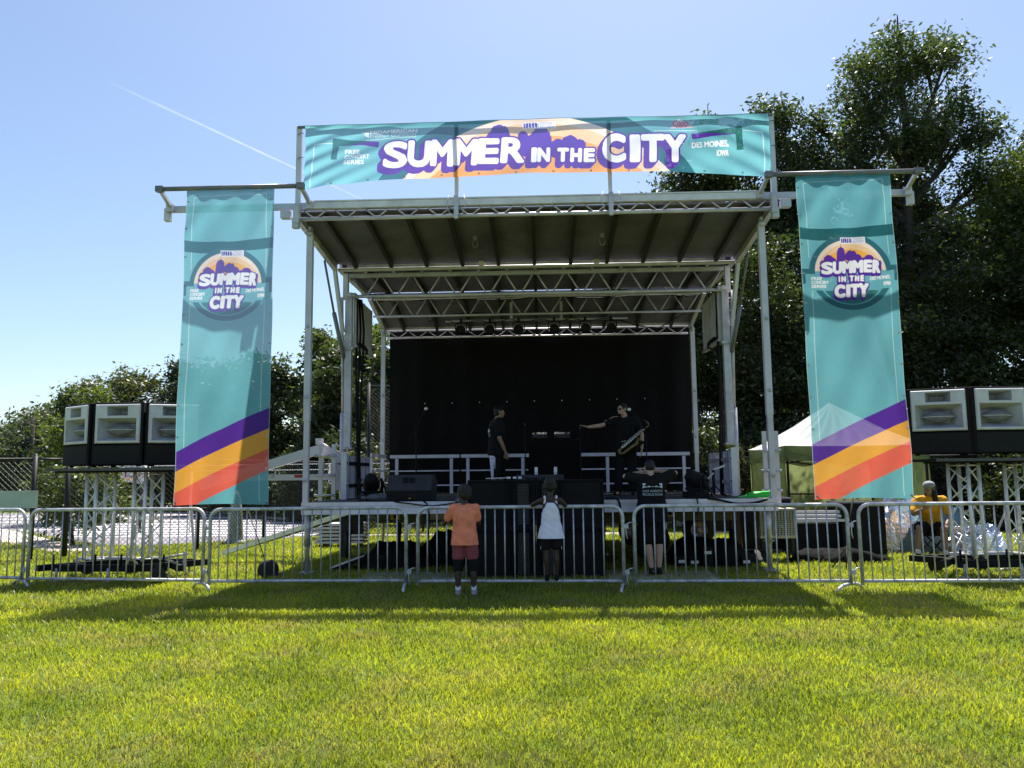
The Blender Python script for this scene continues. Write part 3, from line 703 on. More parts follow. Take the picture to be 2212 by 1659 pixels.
for s in (-1, 1):
    # lift towers
    mb = MB(); mb.box((s*3.54, 2.4, 3.5), (.13, .13, 2.95)); tw = mb.build('lift_tower', M['alu'], st, bevel=.008)
    mb = MB(); mb.box((s*3.54, 2.4, 2.62), (.15, .15, .04)); mb.box((s*3.54, 2.4, 3.9), (.2, .2, .05)); mb.box((s*3.52, 2.4, 4.93), (.24, .18, .07)); mb.box((s*3.54, 2.4, 2.03), (.2, .2, .04))
    mb.build('collar', M['galv'], tw)
    mb = MB(); mb.tube((s*3.66, 2.5, 1.1), (s*3.66, 2.5, 2.7), .05, 10); mb.tube((s*3.66, 2.5, 2.7), (s*3.68, 2.4, 4.9), .028, 10); mb.build('guide_mast', M['alu'], tw)
    mb = MB(); mb.box((s*3.56, 2.44, .55), (.16, .2, 1.1)); mb.box((s*3.42, 2.5, .62), (.3, .25, .35)); mb.tube((s*3.5, 2.3, .02), (s*3.5, 2.3, .5), .05); mb.build('jack_leg', M['dark_under'], tw)
    mb = MB(); mb.tube((s*3.76, 1.42, 5.36), (s*3.7, 1.9, 4.5), .022, 8); mb.tube((s*3.7, 1.9, 4.5), (s*3.62, 2.36, 3.72), .04, 10); mb.build('hydraulic_strut', M['grey_paint'], st)
    mb = MB(); mb.bar((s*3.73, 2.02, 5.36), (s*3.63, 2.3, 4.2), .07, .05); mb.build('knee_brace', M['alu_white'], st)
    mb = MB(); mb.box((s*3.6, 2.38, 5.1), (.09, .12, .5)); mb.box((s*3.56, 2.37, 4.93), (.16, .15, .08)); mb.build('tower_head', M['alu_white'], tw)
    # hanging upper side wall and standing lower side wall
    mb = MB(); mb.box((s*3.46, 3.2, 4.46), (.035, 1.45, .98)); pn = mb.build('side_panel', M['alu_white'], st)
    for y in (2.5, 3.2, 3.9): mb = MB(); mb.box((s*3.435, y, 4.46), (.03, .07, .96)); mb.build('panel_stiffener', M['alu'], pn)
    mb = MB(); mb.box((s*3.44, 3.2, 3.97), (.08, 1.5, .04)); mb.build('bottom_channel', M['alu'], pn)
    mb = MB(); mb.box((s*3.43, 3.0, 4.05), (.09, .5, .05)); mb.box((s*3.43, 3.3, 3.99), (.1, .1, .12)); mb.build('latch_bar', M['black'], pn)
    mb = MB(); mb.box((s*3.45, 2.75, 1.5), (.04, 1.95, .78)); pn = mb.build('side_panel', M['alu_white'], st)
    for y in (2.05, 2.7, 3.35, 3.7): mb = MB(); mb.box((s*3.42, y, 1.5), (.03, .1, .77)); mb.build('panel_stiffener', M['alu'], pn)
    mb = MB(); mb.box((s*3.44, 1.76, 1.52), (.1, .06, .84)); mb.build('end_channel', M['alu_white'], pn)
    for z in (1.34, 1.74):
        mb = MB(); mb.box((s*3.4, 2.7, z), (.02, 1.9, .06)); mb.build('strap', M['black'] if s < 0 else M['alu'], pn)
        mb = MB(); mb.bar((s*3.385, 1.78, z+.05), (s*3.385, 1.86, z), .012, .02); mb.bar((s*3.385, 1.86, z), (s*3.385, 1.78, z-.05), .012, .02); mb.build('hasp', M['white'], pn)
    # boarding ladders
    x0, x1, zt = (-3.98, -3.74, 2.1) if s < 0 else (4.1, 4.31, 2.24)
    mb = MB()
    for x in (x0, x1): mb.box((x, 2.2, (zt+.95)/2), (.075, .05, zt-.95))
    ld_ = mb.build('ladder', M['alu_white'], st)
    for k in range(3):
        mb = MB(); z = 1.17+.36*k; mb.tube((x0-.1, 2.14, z), (x1+.06, 2.14, z), .022, 8); mb.build('rung', M['galv'], ld_)
    mb = MB()
    for k in range(3): mb.path([(s*3.42+.03*k, 2.55+.04*k, z) for z in (4.9,)]+[(s*(3.40-.03*math.sin(z*1.3+k))+.03*k, 2.55+.05*k, z) for z in (4.3, 3.7, 3.0, 2.4, 1.8, 1.1)], .022, 6)
    mb.build('cable', M['black'], st)
# trailer neck
mb = MB(); mb.bar((-6.3, 2.4, 1.36), (-4.0, 2.4, 2.03), .12, .17); mb.bar((-4.03, 2.4, 2.06), (-3.62, 2.4, 1.78), .12, .16); mb.box((-3.65, 2.4, 1.5), (.16, .12, .5))
mb.bar((-3.85, 2.4, 1.44), (-3.62, 2.4, 1.7), .1, .12)
nk = mb.build('trailer_neck', M['alu_white'], st)
mb = MB(); mb.box((-4.9, 2.42, 1.50), (2.7, .09, .11)); mb.build('neck_rail', M['alu_white'], nk)
mb = MB(); mb.box((-4.38, 2.37, 1.52), (.28, .012, .05)); mb.build('reflector', M['red'], nk)
mb = MB(); mb.path([(-4.98+.1*math.cos(a), 2.38, 1.64+.14*math.sin(a)) for a in np.linspace(-.9, PI+.9, 14)], .012, 6); mb.box((-4.95, 2.38, 1.53), (.07, .05, .08)); mb.build('safety_chain', M['galv'], nk)
mb = MB(); mb.box((-4.05, 2.34, 2.16), (.11, .16, .11)); mb.build('square_socket', M['alu_white'], nk)
for y, z, sd_ in ((2.42, 4.96, 1), (4.36, 4.96, 2), (4.42, 5.3, 3)):
    mb = MB(); mb.path([(x, y+.02*math.sin(x*3+sd_), z-.05*abs(math.sin(x*1.4+sd_))) for x in np.linspace(-3.4, 3.4, 40)], .013, 6); mb.build('cable', M['black'], st)
for x in (-2.4, -1.0, .6, 2.1):
    mb = MB(); mb.path([(x, 4.3, 4.9), (x+.02, 4.5, 4.98), (x+.05, 4.75, 4.86), (x+.1, 4.9, 4.9)], .009, 5); mb.build('cable', M['black'], st)
# black backdrop
def sheet(name, P, nu, nv, mt, parent=None, loc=(0, 0, 0), smooth=True, fn=None):
    """grid surface; P(u,v) -> xyz"""
    u = np.linspace(0, 1, nu+1); v = np.linspace(0, 1, nv+1); U, V = np.meshgrid(u, v)
    X = P(U, V); vs = np.stack([np.broadcast_to(a, U.shape) for a in X], -1).reshape(-1, 3)
    i = np.arange(nu)[None, :]+np.arange(nv)[:, None]*(nu+1); i = i.ravel()
    return np_mesh(name, vs, quads=np.stack([i, i+1, i+nu+2, i+nu+1], 1), mat=mt, parent=parent, loc=loc, smooth=smooth)
o = sheet('backdrop', lambda u, v: (-3.53+7.12*u, 6.40+.045*np.sin(u*37+np.sin(v*3)*1.2)+.03*np.sin(u*83+2)*(.4+v)+.015*np.sin(v*9+u*14), 4.99-3.88*v), 220, 30, M['blackcloth'])
tag(o, 'plain black cloth backdrop hanging from the rear truss of the stage', 'backdrop')
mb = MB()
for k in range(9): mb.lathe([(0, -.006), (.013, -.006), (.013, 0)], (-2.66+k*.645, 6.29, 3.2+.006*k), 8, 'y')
mb.build('eyelet', M['white'], o)  # white discs stand in for daylight showing through the eyelet holes
# guard rails
def rail_panel(label, a, b, posts, mt='alu_white'):
    a, b = Vector(a), Vector(b); t = thing('guard_rail', label, 'guard rail', a, 0, 'guard rails round the stage deck'); L = b-a
    for nm, z, h in (('top_rail', .85, .075), ('mid_rail', .52, .03), ('low_rail', .19, .03)):
        mb = MB(); mb.bar(Vector((0, 0, z)), L+Vector((0, 0, z)), .04, h); mb.build(nm, M[mt], t)
    d = L.normalized(); nn = Vector((d.y, -d.x, 0))*.03
    if nn.y > 0 or (abs(nn.y) < 1e-6): nn = nn if nn.y < 0 else -nn
    for f in posts:
        mb = MB(); p = d*f+nn; mb.box((p.x, p.y, .4), (.07, .035, .8)); mb.build('post', M[mt], t)
rail_panel('white rear guard rail at the left end of the backdrop, behind the mic stand', (-3.42, 6.0, 1.1), (-1.82, 6.0, 1.1), (.16, 1.42))
rail_panel('short white rear guard rail partly hidden by the performer with the towel', (-1.78, 6.0, 1.1), (-.2, 6.0, 1.1), (.16, 1.42))
rail_panel('white rear guard rail at the right, behind the saxophone player', (.92, 6.0, 1.1), (3.44, 6.0, 1.1), (.65, 2.38))
rail_panel('white side guard rail at the rear left corner of the deck', (-3.5, 4.3, 1.1), (-3.5, 5.85, 1.1), (.15, 1.4))
# lighting bar and lamps
lbar = thing('light_bar', 'thin silver pipe carrying six black stage lamps under the rear roof', 'light bar', (0, 4.9, 4.89))
mb = MB(); mb.tube((-2.0, 0, 0), (2.0, 0, 0), .022, 10); mb.build('pipe', M['alu_truss'], lbar)
for x in (-.55, .55):
    mb = MB(); mb.box((x, 0, .2), (.06, .04, .4)); mb.build('hanger', M['galv'], lbar)
mb = MB(); g = random.Random(5)
pts = [(-2.0+.2*i, -.03, .03-.09*abs(math.sin(i*.9))) for i in range(21)]; mb.path(pts, .009, 5)
mb.path([(1.7, 0, 0), (2.2, .1, -.15), (2.7, .2, -.2), (3.3, .3, .15)], .012, 5); mb.build('cable', M['black'], lbar)
def par(label, x):
    t = thing('stage_lamp', label, 'stage light', (x, 4.9, 4.89), 0, 'black lamps hanging from the light bar')
    mb = MB(); mb.box((0, 0, 0), (.05, .07, .09)); mb.build('clamp', M['black'], t)
    mb = MB(); mb.path([(-.125, 0, -.2), (-.125, 0, -.06), (-.03, 0, -.05), (.03, 0, -.05), (.125, 0, -.06), (.125, 0, -.2)], .013, 6); mb.build('yoke', M['black'], t)
    mb = MB(); mb.lathe([(0, .16), (.07, .16), (.09, .1), (.105, -.03), (.11, -.11), (.1, -.11), (.098, -.09), (0, -.09)], (0, 0, 0), 20, 'y'); h = mb.build('housing', M['black'], t, (0, 0, -.21)); h.rotation_euler.x = R(12)
    mb = MB()
    for rr, k in ((0, 1), (.035, 6), (.07, 12)):
        for j in range(k): a = 2*PI*j/k; mb.ell((rr*math.cos(a), -.092, rr*math.sin(a)), (.009, .005, .009), nu=7, nv=4)
    l_ = mb.build('lens', M['dark_metal'], h)
for lab, x in zip(['leftmost black stage lamp on the light bar', 'second black stage lamp from the left on the light bar', 'black stage lamp left of the middle of the light bar', 'black stage lamp right of the middle of the light bar', 'second black stage lamp from the right on the light bar', 'rightmost black stage lamp on the light bar'],
                  (-1.66, -1.02, -.39, .39, 1.07, 1.63)): par(lab, x)

# ================================================================== PRINTED BANNERS
def glyphs(text, shear=0):
    cu = bpy.data.curves.new('glyphs', 'FONT'); cu.body = text; cu.resolution_u = 4; cu.shear = shear; cu.space_character = 1.0
    ob = bpy.data.objects.new('glyphs', cu); col.objects.link(ob)
    bpy.context.view_layer.update()
    me = ob.evaluated_get(bpy.context.evaluated_depsgraph_get()).to_mesh()
    v = np.array([x.co[:2] for x in me.vertices]); me.calc_loop_triangles(); t = np.array([list(x.vertices) for x in me.loop_triangles])
    ob.evaluated_get(bpy.context.evaluated_depsgraph_get()).to_mesh_clear()
    bpy.data.objects.remove(ob); bpy.data.curves.remove(cu)
    v = (v-v.min(0))/(v.max(0)-v.min(0))
    return v, t
class Canvas:
    """a print: colours per cell, drawn in the print's own units (origin top left)"""
    def __init__(s, w, h, k, base): s.k = k; s.W = int(w*k); s.H = int(h*k); s.a = np.empty((s.H, s.W, 3), np.float32); s.a[:] = lin(base); s.Y, s.X = np.mgrid[0:s.H, 0:s.W]; s.X = (s.X+.5)/k; s.Y = (s.Y+.5)/k
    def put(s, m, c, al=1.0): s.a[m] = s.a[m]*(1-al)+np.array(lin(c), np.float32)*al
    def tri(s, m, p):
        x0, y0 = np.floor(p.min(0)*s.k).astype(int)-1; x1, y1 = np.ceil(p.max(0)*s.k).astype(int)+1
        x0, y0 = max(0, x0), max(0, y0); x1, y1 = min(s.W, x1), min(s.H, y1)
        if x1 <= x0 or y1 <= y0: return
        X, Y = s.X[y0:y1, x0:x1], s.Y[y0:y1, x0:x1]; (ax, ay), (bx, by), (cx, cy) = p
        d = (bx-ax)*(cy-ay)-(cx-ax)*(by-ay)
        if abs(d) < 1e-9: return
        u = ((X-ax)*(cy-ay)-(cx-ax)*(Y-ay))/d; v = ((bx-ax)*(Y-ay)-(X-ax)*(by-ay))/d
        m[y0:y1, x0:x1] |= (u >= 0) & (v >= 0) & (u+v <= 1)
    def poly(s, pts):
        m = np.zeros((s.H, s.W), bool)
        for (ax, ay), (bx, by) in zip(pts, pts[1:]+pts[:1]):
            if ay != by: m ^= ((ay > s.Y) != (by > s.Y)) & (s.X < (bx-ax)*(s.Y-ay)/(by-ay)+ax)
        return m
    def circ(s, cx, cy, r, ry=None): return ((s.X-cx)/r)**2+((s.Y-cy)/(ry or r))**2 < 1
    def line(s, a, b, w):
        ax, ay = a; bx, by = b; L = math.hypot(bx-ax, by-ay); nx, ny = -(by-ay)/L*w/2, (bx-ax)/L*w/2
        return s.poly([(ax+nx, ay+ny), (bx+nx, by+ny), (bx-nx, by-ny), (ax-nx, ay-ny)])
    def text(s, t, q, shear=0, each=None):
        """q: corners TL, TR, BR, BL of the word's box"""
        m = np.zeros((s.H, s.W), bool); v, tr = glyphs(t, shear); q = [np.array(x, float) for x in q]
        f, g = v[:, :1], 1-v[:, 1:]
        P = q[0]*(1-f)*(1-g)+q[1]*f*(1-g)+q[2]*f*g+q[3]*(1-f)*g
        for t3 in tr: s.tri(m, P[t3])
        return m
    def grow(s, m, r):
        n = max(1, int(round(r*s.k))); o = m.copy()
        for dy in range(-n, n+1):
            w_ = int(math.sqrt(n*n-dy*dy))
            src = np.zeros_like(m)
            if dy >= 0: src[dy:] = m[:s.H-dy]
            else: src[:dy] = m[-dy:]
            c = np.cumsum(np.pad(src.astype(np.int32), ((0, 0), (w_+1, w_))), 1)
            o |= (c[:, 2*w_+1:]-c[:, :-2*w_-1]) > 0
        return o
    def slide(s, m, dx, dy, steps):
        o = m.copy()
        for i in range(1, steps+1):
            x = int(round(dx*s.k*i/steps)); y = int(round(dy*s.k*i/steps)); z = np.zeros_like(m)
            z[max(0, y):s.H+min(0, y), max(0, x):s.W+min(0, x)] = m[max(0, -y):s.H-max(0, y), max(0, -x):s.W-max(0, x)]; o |= z
        return o
    def clumps(s, blobs, seed=0):
        g = random.Random(seed); m = np.zeros((s.H, s.W), bool)
        for x, y, r in blobs:
            m |= s.circ(x, y, r*.86)
            for i in range(26): a = 2*PI*i/26; m |= s.circ(x+math.cos(a)*r*.84, y+math.sin(a)*r*.84, r*g.uniform(.08, .2))
        return m
TEAL, DTEAL, PURP, YEL, RED, CRM, PEACH, ORG, WHT = (112, 182, 194), (52, 110, 124), (92, 48, 158), (250, 178, 72), (244, 108, 88), (246, 226, 210), (246, 204, 160), (242, 166, 82), (246, 246, 250)
M['print'] = cloth_mat('printed_mesh_vinyl', (1, 1, 1), .54, .13, 'print', .45, .02, .08)
def print_sheet(name, cv, P, parent=None, loc=(0, 0, 0)):
    c = cv.a.reshape(cv.H//2, 2, cv.W//2, 2, 3).mean((1, 3)); h, w_ = c.shape[:2]
    o = sheet(name, P, w_-1, h-1, M['print'], parent, loc)
    at = o.data.color_attributes.new('print', 'FLOAT_COLOR', 'POINT')
    at.data.foreach_set('color', np.concatenate([c, np.ones((h, w_, 1), np.float32)], -1).astype(np.float32).ravel()); return o
def station(cv, x0, y0, x1, y1):
    w_, h = x1-x0, y1-y0; cv.put(cv.poly([(x0, y0), (x1, y0), (x1, y1), (x0, y1)]), WHT)
    bl = (70, 60, 165)
    X = lambda f: x0+w_*f
    Y = lambda f: y0+h*f
    m = cv.poly([(X(.035), Y(.14)), (X(.49), Y(.14)), (X(.49), Y(.86)), (X(.035), Y(.86))])
    for k in range(5):
        f = .085+.092*k; up = k % 2
        cut = cv.poly([(X(f), Y(.14 if up else .42)), (X(f+.018), Y(.14 if up else .42)), (X(f+.018), Y(.6 if up else .86)), (X(f), Y(.6 if up else .86))])
        cut |= cv.poly([(X(f-.016), Y(.14)), (X(f+.034), Y(.14)), (X(f+.02), Y(.34)), (X(f-.002), Y(.34))]) if not up else cv.poly([(X(f-.016), Y(.86)), (X(f+.034), Y(.86)), (X(f+.02), Y(.66)), (X(f-.002), Y(.66))])
        m &= ~cut
    cv.put(m, bl)
    cv.put(cv.text('STATION 1', [(X(.53), Y(.14)), (X(.96), Y(.14)), (X(.96), Y(.42)), (X(.53), Y(.42))]), bl)
    cv.put(cv.line((X(.53), Y(.52)), (X(.96), Y(.52)), h*.05), bl)
    cv.put(cv.text('RECORDS', [(X(.53), Y(.62)), (X(.96), Y(.62)), (X(.96), Y(.9)), (X(.53), Y(.9))]), bl)
def dots(cv, y0, y1, step, al):
    xx = np.mod(cv.X+cv.Y, step)/step; yy = np.mod(cv.X-cv.Y, step)/step
    m = ((xx-.5)**2+(yy-.5)**2 < .1) & (cv.Y > y0) & (cv.Y < y1)
    d = np.abs(cv.a-np.array(lin(TEAL), np.float32)).sum(-1) < .01
    cv.put(m & d, (150, 205, 200), al)
def word(letters, base_h):
    pass

# --- overhead banner: units are 1/138 m, a from the left, b from the top
def header_art():
    cv = Canvas(996, 150, 3.2, TEAL); dots(cv, 60, 150, 7, .16)
    A1 = lambda x, y: (x*.28-40.6, .28*y-48.5+.0266*(x*.28-40.6))
    A2 = lambda x, y: (x*.4+490.2, .4*y-48.5+.0266*(x*.4+490.2))
    big = cv.circ(501, 366, 413); cv.put(big, DTEAL)
    cv.put(cv.circ(501, 366, 372), CRM); cv.put(cv.circ(501, 372, 362), PEACH); cv.put(cv.circ(501, 376, 340), ORG)
    # upper left grey shade panel of the print and thin frame
    for f, pts in ((A1, [(215, 325), (360, 318)]), (A1, [(215, 325), (195, 668)]), (A1, [(622, 293), (1010, 268)]), (A2, [(655, 152), (880, 153)]), (A2, [(1120, 154), (1222, 162)]), (A2, [(1222, 162), (1238, 412)])):
        cv.put(cv.line(f(*pts[0]), f(*pts[1]), 1.5), (214, 236, 236))
    P1 = lambda l: [A1(*p) for p in l]
    P2 = lambda l: [A2(*p) for p in l]
    cv.put(cv.poly(P1([(362, 278), (722, 306), (600, 330), (408, 336), (390, 445), (345, 445)])), (45, 108, 112))
    cv.put(cv.poly(P1([(478, 328), (640, 306), (722, 308), (718, 357), (600, 332)])), PURP)
    cv.put(cv.poly(P2([(880, 164), (1115, 128), (1122, 258), (1086, 260), (1083, 174), (1000, 172)])), (45, 112, 108))
    cv.put(cv.poly(P2([(850, 168), (960, 166), (1078, 172), (960, 186), (854, 202)])), PURP)
    # sponsor top left
    cv.put(cv.poly(P1([(582, 230), (640, 220), (640, 248)])), WHT); cv.put(cv.poly(P1([(600, 246), (640, 250), (640, 273)])), WHT)
    T = lambda f, t, x0, y0, x1, y1, dy=0: cv.text(t, [f(x0, y0), f(x1, y0+dy), f(x1, y1+dy), f(x0, y1)])
    cv.put(cv.grow(T(A1, 'MIDAMERICAN', 652, 214, 1020, 240, -10), .75), WHT); cv.put(T(A1, 'ENERGY COMPANY', 650, 248, 1016, 274, -12), WHT)
    for i, t in enumerate(('FREE', 'CONCERT', 'SERIES')):
        cv.put(cv.grow(T(A1, t, 457-i*3, 370+i*43, (570, 650, 610)[i], 402+i*43), .45), WHT)
    cv.put(cv.grow(T(A2, 'DES MOINES,', 850, 222, 1042, 258, -14), .5), WHT); cv.put(cv.grow(T(A2, 'IOWA', 982, 262, 1044, 294, -4), .5), WHT)
    # beer sponsor mark
    cv.put(cv.poly(P2([(740, 140), (778, 96), (790, 84), (806, 96), (870, 136)])), (214, 196, 204))
    cv.put(cv.grow(cv.text('Coors', [A2(756, 97), A2(842, 92), A2(842, 124), A2(756, 127)], .35), .5), (186, 40, 70)); cv.put(cv.grow(T(A2, 'LIGHT', 772, 124, 830, 136), .4), (170, 50, 80))
    # skyline and lettering
    sk = cv.clumps([(*A1(1655, 255), 23), (*A1(1600, 275), 14), (*A1(1970, 275), 22), (*A1(1910, 290), 12), (*A2(45, 200), 20), (*A2(-20, 215), 13), (*A2(205, 222), 19), (*A2(255, 232), 14), (*A2(140, 225), 12)], 3)
    sk |= cv.poly(P1([(1792, 420), (1792, 252), (1815, 228), (1845, 226), (1868, 250), (1868, 420)]))
    sk |= cv.poly(P1([(1580, 300), (2212, 300), (2212, 400), (1580, 400)])) & ~cv.poly(P1([(1868, 240), (1900, 240), (1900, 282), (1868, 282)]))
    sk |= cv.poly(P2([(-60, 212), (285, 230), (290, 260), (-60, 260)]))
    cv.put(sk, (92, 58, 170))
    station(cv, *A1(1830, 157), *A1(2082, 203))
    big_ = np.zeros((cv.H, cv.W), bool); out = np.zeros_like(big_)
    def L(f, t, x0, y0, x1, y1, g=2.2, tl=0):
        nonlocal big_, out
        m = cv.text(t, [f(x0+6+tl, y0+6), f(x1-6+tl, y0+6), f(x1-6-tl, y1-6), f(x0+6-tl, y1-6)]); m = cv.grow(m, g); big_ |= m
    for t, x0, y0, x1, y1 in (('S', 766, 312, 942, 516), ('U', 952, 305, 1118, 504), ('M', 1130, 298, 1294, 490), ('M', 1308, 292, 1480, 482), ('E', 1490, 286, 1644, 472), ('R', 1668, 279, 1842, 466)):
        L(A1, t, x0, y0, x1, y1, 3.4, 4)
    for t, x0, y0, x1, y1 in (('I', 1898, 352, 1934, 466), ('N', 1944, 352, 2036, 464)): L(A1, t, x0, y0, x1, y1, 2.4)
    for t, x0, y0, x1, y1 in (('T', 138, 246, 200, 324), ('H', 208, 246, 270, 324), ('E', 280, 246, 340, 324)): L(A2, t, x0, y0, x1, y1, 2.6)
    for t, x0, y0, x1, y1 in (('C', 382, 168, 500, 326), ('I', 528, 174, 576, 325), ('T', 588, 174, 704, 326), ('Y', 706, 176, 818, 328)): L(A2, t, x0, y0, x1, y1, 4.2)
    out = cv.slide(cv.grow(big_, 3.4), -9, 11, 8)
    cv.put(out, PURP); cv.put(big_, WHT)
    # hem
    cv.put(cv.Y < 1.6, (40, 88, 90))
    return cv
hf = thing('banner_goalpost', 'light metal frame of four uprights and a top tube above the stage roof lip', 'banner frame', (0, -.36, 5.55))
for x in (-3.70, -1.19, 1.21, 3.73):
    e = abs(x) > 3; mb = MB()
    mb.box((x, 0, .8 if e else .86), (.085 if e else .06, .05, 1.4 if e else 1.25)); up_ = mb.build('upright', M['alu_white'], hf)
    if not e:
        mb = MB(); mb.box((x, -.08, .13), (.07, .05, .3)); mb.box((x, -.08, -.05), (.06, .06, .08)); mb.path([(x-.12, -.06, .3), (x-.15, -.08, .15), (x-.1, -.08, 0), (x, -.09, -.03), (x+.1, -.08, 0), (x+.15, -.08, .15), (x+.12, -.06, .3)], .006, 5); mb.build('foot_clamp', M['alu'], up_)
mb = MB(); mb.tube((-3.72, -.03, 1.485), (3.75, -.03, 1.485), .025, 8); mb.build('top_tube', M['grey_paint'], hf)
cv = header_art()
# cut the art at the sagging lower edge: sample rows by true distance from the top edge
c0 = cv.a; uu = (np.arange(cv.W)+.5)/cv.W
BM = lambda u: 147-25.5*np.sin(PI*np.clip(u, 0, 1))**.5-2*u
bm = BM(uu)
rows = (np.arange(cv.H)+.5)/cv.H
ri = np.clip((rows[:, None]*bm[None, :]*cv.k).astype(int), 0, cv.H-1)
cv.a = c0[ri, np.arange(cv.W)[None, :]]
cv.H -= cv.H % 2; cv.W -= cv.W % 2; cv.a = cv.a[:cv.H, :cv.W]
o = print_sheet('header_banner', cv, lambda u, v: (-3.585+u*7.25+.012*np.sin(v*4), -.47+.022*np.sin(u*21+v)*v+.02*np.sin(u*9+v*5)+.022*np.sin(u*70+v*26)*np.exp(-u*9)+.02*np.sin(u*64-v*20)*np.exp(-(1-u)*10)+.008*np.sin(u*43+v*9), 7.03-v*BM(u)/137))
tag(o, 'wide teal overhead banner reading SUMMER IN THE CITY across the stage front', 'banner')
mb = MB()
for x, z in ((-3.6, 6.9), (-3.6, 6.5), (-3.62, 6.05), (3.68, 6.9), (3.68, 6.5), (3.68, 6.05)):
    s = -1 if x < 0 else 1; mb.path([(x, -.47, z), (x+s*.06, -.44, z+.02), (x+s*.12, -.38, z+.01)], .005, 5)
mb.build('tie_cord', M['black'], o)
mb = MB()
for k in range(12): u = .06+.08*k; mb.lathe([(.008, -.004), (.018, -.004), (.018, .002)], (-3.585+u*7.25, -.49, 7.03-(float(BM(u))-3)/137), 8, 'y')
mb.build('eyelet', M['galv'], o)

# --- hanging banners: units metres/1000 of a 1.33 x 4.72 m sheet
def hanging_art():
    cv = Canvas(1.33, 4.72, 340, TEAL)
    def A(x, y):
        lx = 350+.0674*(y-100); w_ = 840+.016*(y-100)
        v = (.2454*y-24.1)/703; return ((x-lx)/w_*1.33, v*4.72)
    def B(u, v): return (u*1.33, v*4.72)
    PA = lambda l: [A(*p) for p in l]
    dots(cv, 2.2, 4.0, .05, .16)
    fr = (205, 232, 232)
    for a, b in (((425, 172), (1120, 150)), ((425, 172), (480, 885)), ((1120, 150), (1187, 878))): cv.put(cv.line(A(*a), A(*b), .009), fr)
    cv.put(cv.line(A(505, 1185), B(.086, .86), .009), fr); cv.put(cv.line(A(1205, 1175), B(.902, .755), .009), fr); cv.put(cv.line(B(.9, .91), B(.905, .992), .009), fr)
    top = [(385, 597), (480, 612), (640, 622), (800, 622), (960, 612), (1100, 598), (1228, 580)]; bot = [(1240, 684), (1080, 704), (900, 722), (740, 735), (560, 730), (395, 706)]
    cv.put(cv.poly(PA(top+bot)), (40, 104, 112))
    c = A(845, 1030); rx = .57; 
    cv.put(cv.circ(*c, rx), DTEAL); cv.put(cv.circ(*c, rx-.078), TEAL)
    up = cv.Y < c[1]-.02
    cv.put(cv.circ(*c, rx-.078) & up, CRM); cv.put(cv.circ(c[0], c[1]+.02, rx-.12) & up, PEACH); cv.put(cv.circ(c[0]+.0, c[1]+.07, rx-.15) & up, YEL)
    cv.put(cv.circ(c[0], c[1]+.03, rx-.12) & (cv.Y > A(845, 1215)[1]-.06*np.cos((cv.X-c[0])*2.2)+.02), (50, 120, 122))
    # ribbon
    cv.put(cv.poly(PA([(408, 985), (500, 990), (500, 1115), (424, 1125)])), DTEAL); cv.put(cv.poly(PA([(1180, 972), (1268, 965), (1282, 1105), (1200, 1112)])), DTEAL)
    cv.put(cv.poly(PA([(448, 1032), (640, 1060), (845, 1066), (1050, 1052), (1232, 1012), (1240, 1172), (1050, 1196), (845, 1205), (640, 1198), (456, 1190)])), TEAL)
    # skyline
    sk = cv.clumps([(*A(650, 912), .072), (*A(610, 950), .06), (*A(690, 925), .05), (*A(850, 880), .085), (*A(905, 905), .06), (*A(815, 890), .05), (*A(1010, 925), .08), (*A(960, 930), .05), (*A(1085, 960), .06)], 5)
    sk |= cv.poly(PA([(724, 1000), (724, 838), (736, 808), (760, 794), (784, 808), (798, 836), (800, 1000)])) | cv.line(A(757, 700), A(760, 800), .006)
    sk |= cv.poly(PA([(590, 950), (1115, 930), (1120, 1020), (570, 1040)]))
    cv.put(sk, PURP)
    station(cv, *A(750, 708), *A(970, 766))
    m = np.zeros((cv.H, cv.W), bool)
    def L(t, x0, y0, x1, y1, g):
        nonlocal m; e = 7
        m |= cv.grow(cv.text(t, [A(x0+e, y0+e), A(x1-e, y0+e), A(x1-e, y1-e), A(x0+e, y1-e)]), g)
    for t, x0, y0, x1, y1 in (('S', 584, 936, 690, 1048), ('U', 690, 932, 774, 1044), ('M', 778, 928, 862, 1040), ('M', 866, 925, 954, 1038), ('E', 962, 923, 1036, 1036), ('R', 1042, 922, 1108, 1042)): L(t, x0, y0, x1, y1, .014)
    for t, x0, y0, x1, y1 in (('I', 740, 1064, 758, 1122), ('N', 764, 1064, 810, 1122), ('T', 838, 1060, 878, 1120), ('H', 884, 1060, 926, 1120), ('E', 932, 1058, 970, 1120)): L(t, x0, y0, x1, y1, .009)
    for t, x0, y0, x1, y1 in (('C', 708, 1146, 798, 1264), ('I', 812, 1146, 842, 1260), ('T', 848, 1142, 926, 1258), ('Y', 924, 1138, 1008, 1256)): L(t, x0, y0, x1, y1, .017)
    cv.put(cv.slide(cv.grow(m, .016), -.012, .035, 6), PURP); cv.put(m, WHT)
    for i, t in enumerate(('FREE', 'CONCERT', 'SERIES')):
        y = 1070+i*36; x1 = (585, 650, 628)[i]; cv.put(cv.grow(cv.text(t, [A(497, y), A(x1, y+5), A(x1, y+31), A(497, y+27)]), .0028), WHT)
    cv.put(cv.grow(cv.text('DES MOINES,', [A(1022, 1078), A(1196, 1062), A(1196, 1098), A(1022, 1112)]), .0028), WHT)
    cv.put(cv.grow(cv.text('IOWA', [A(1140, 1122), A(1202, 1118), A(1202, 1152), A(1140, 1156)]), .0028), WHT)
    # stripes at the foot
    cv.put(cv.poly([B(0, .844), B(1, .713), B(1, .775), B(0, .902)]), PURP); cv.put(cv.poly([B(0, .902), B(1, .775), B(1, .835), B(0, .964)]), YEL)
    cv.put(cv.poly([B(0, .964), B(1, .835), B(1, .897), B(.24, 1), B(0, 1)]), RED)
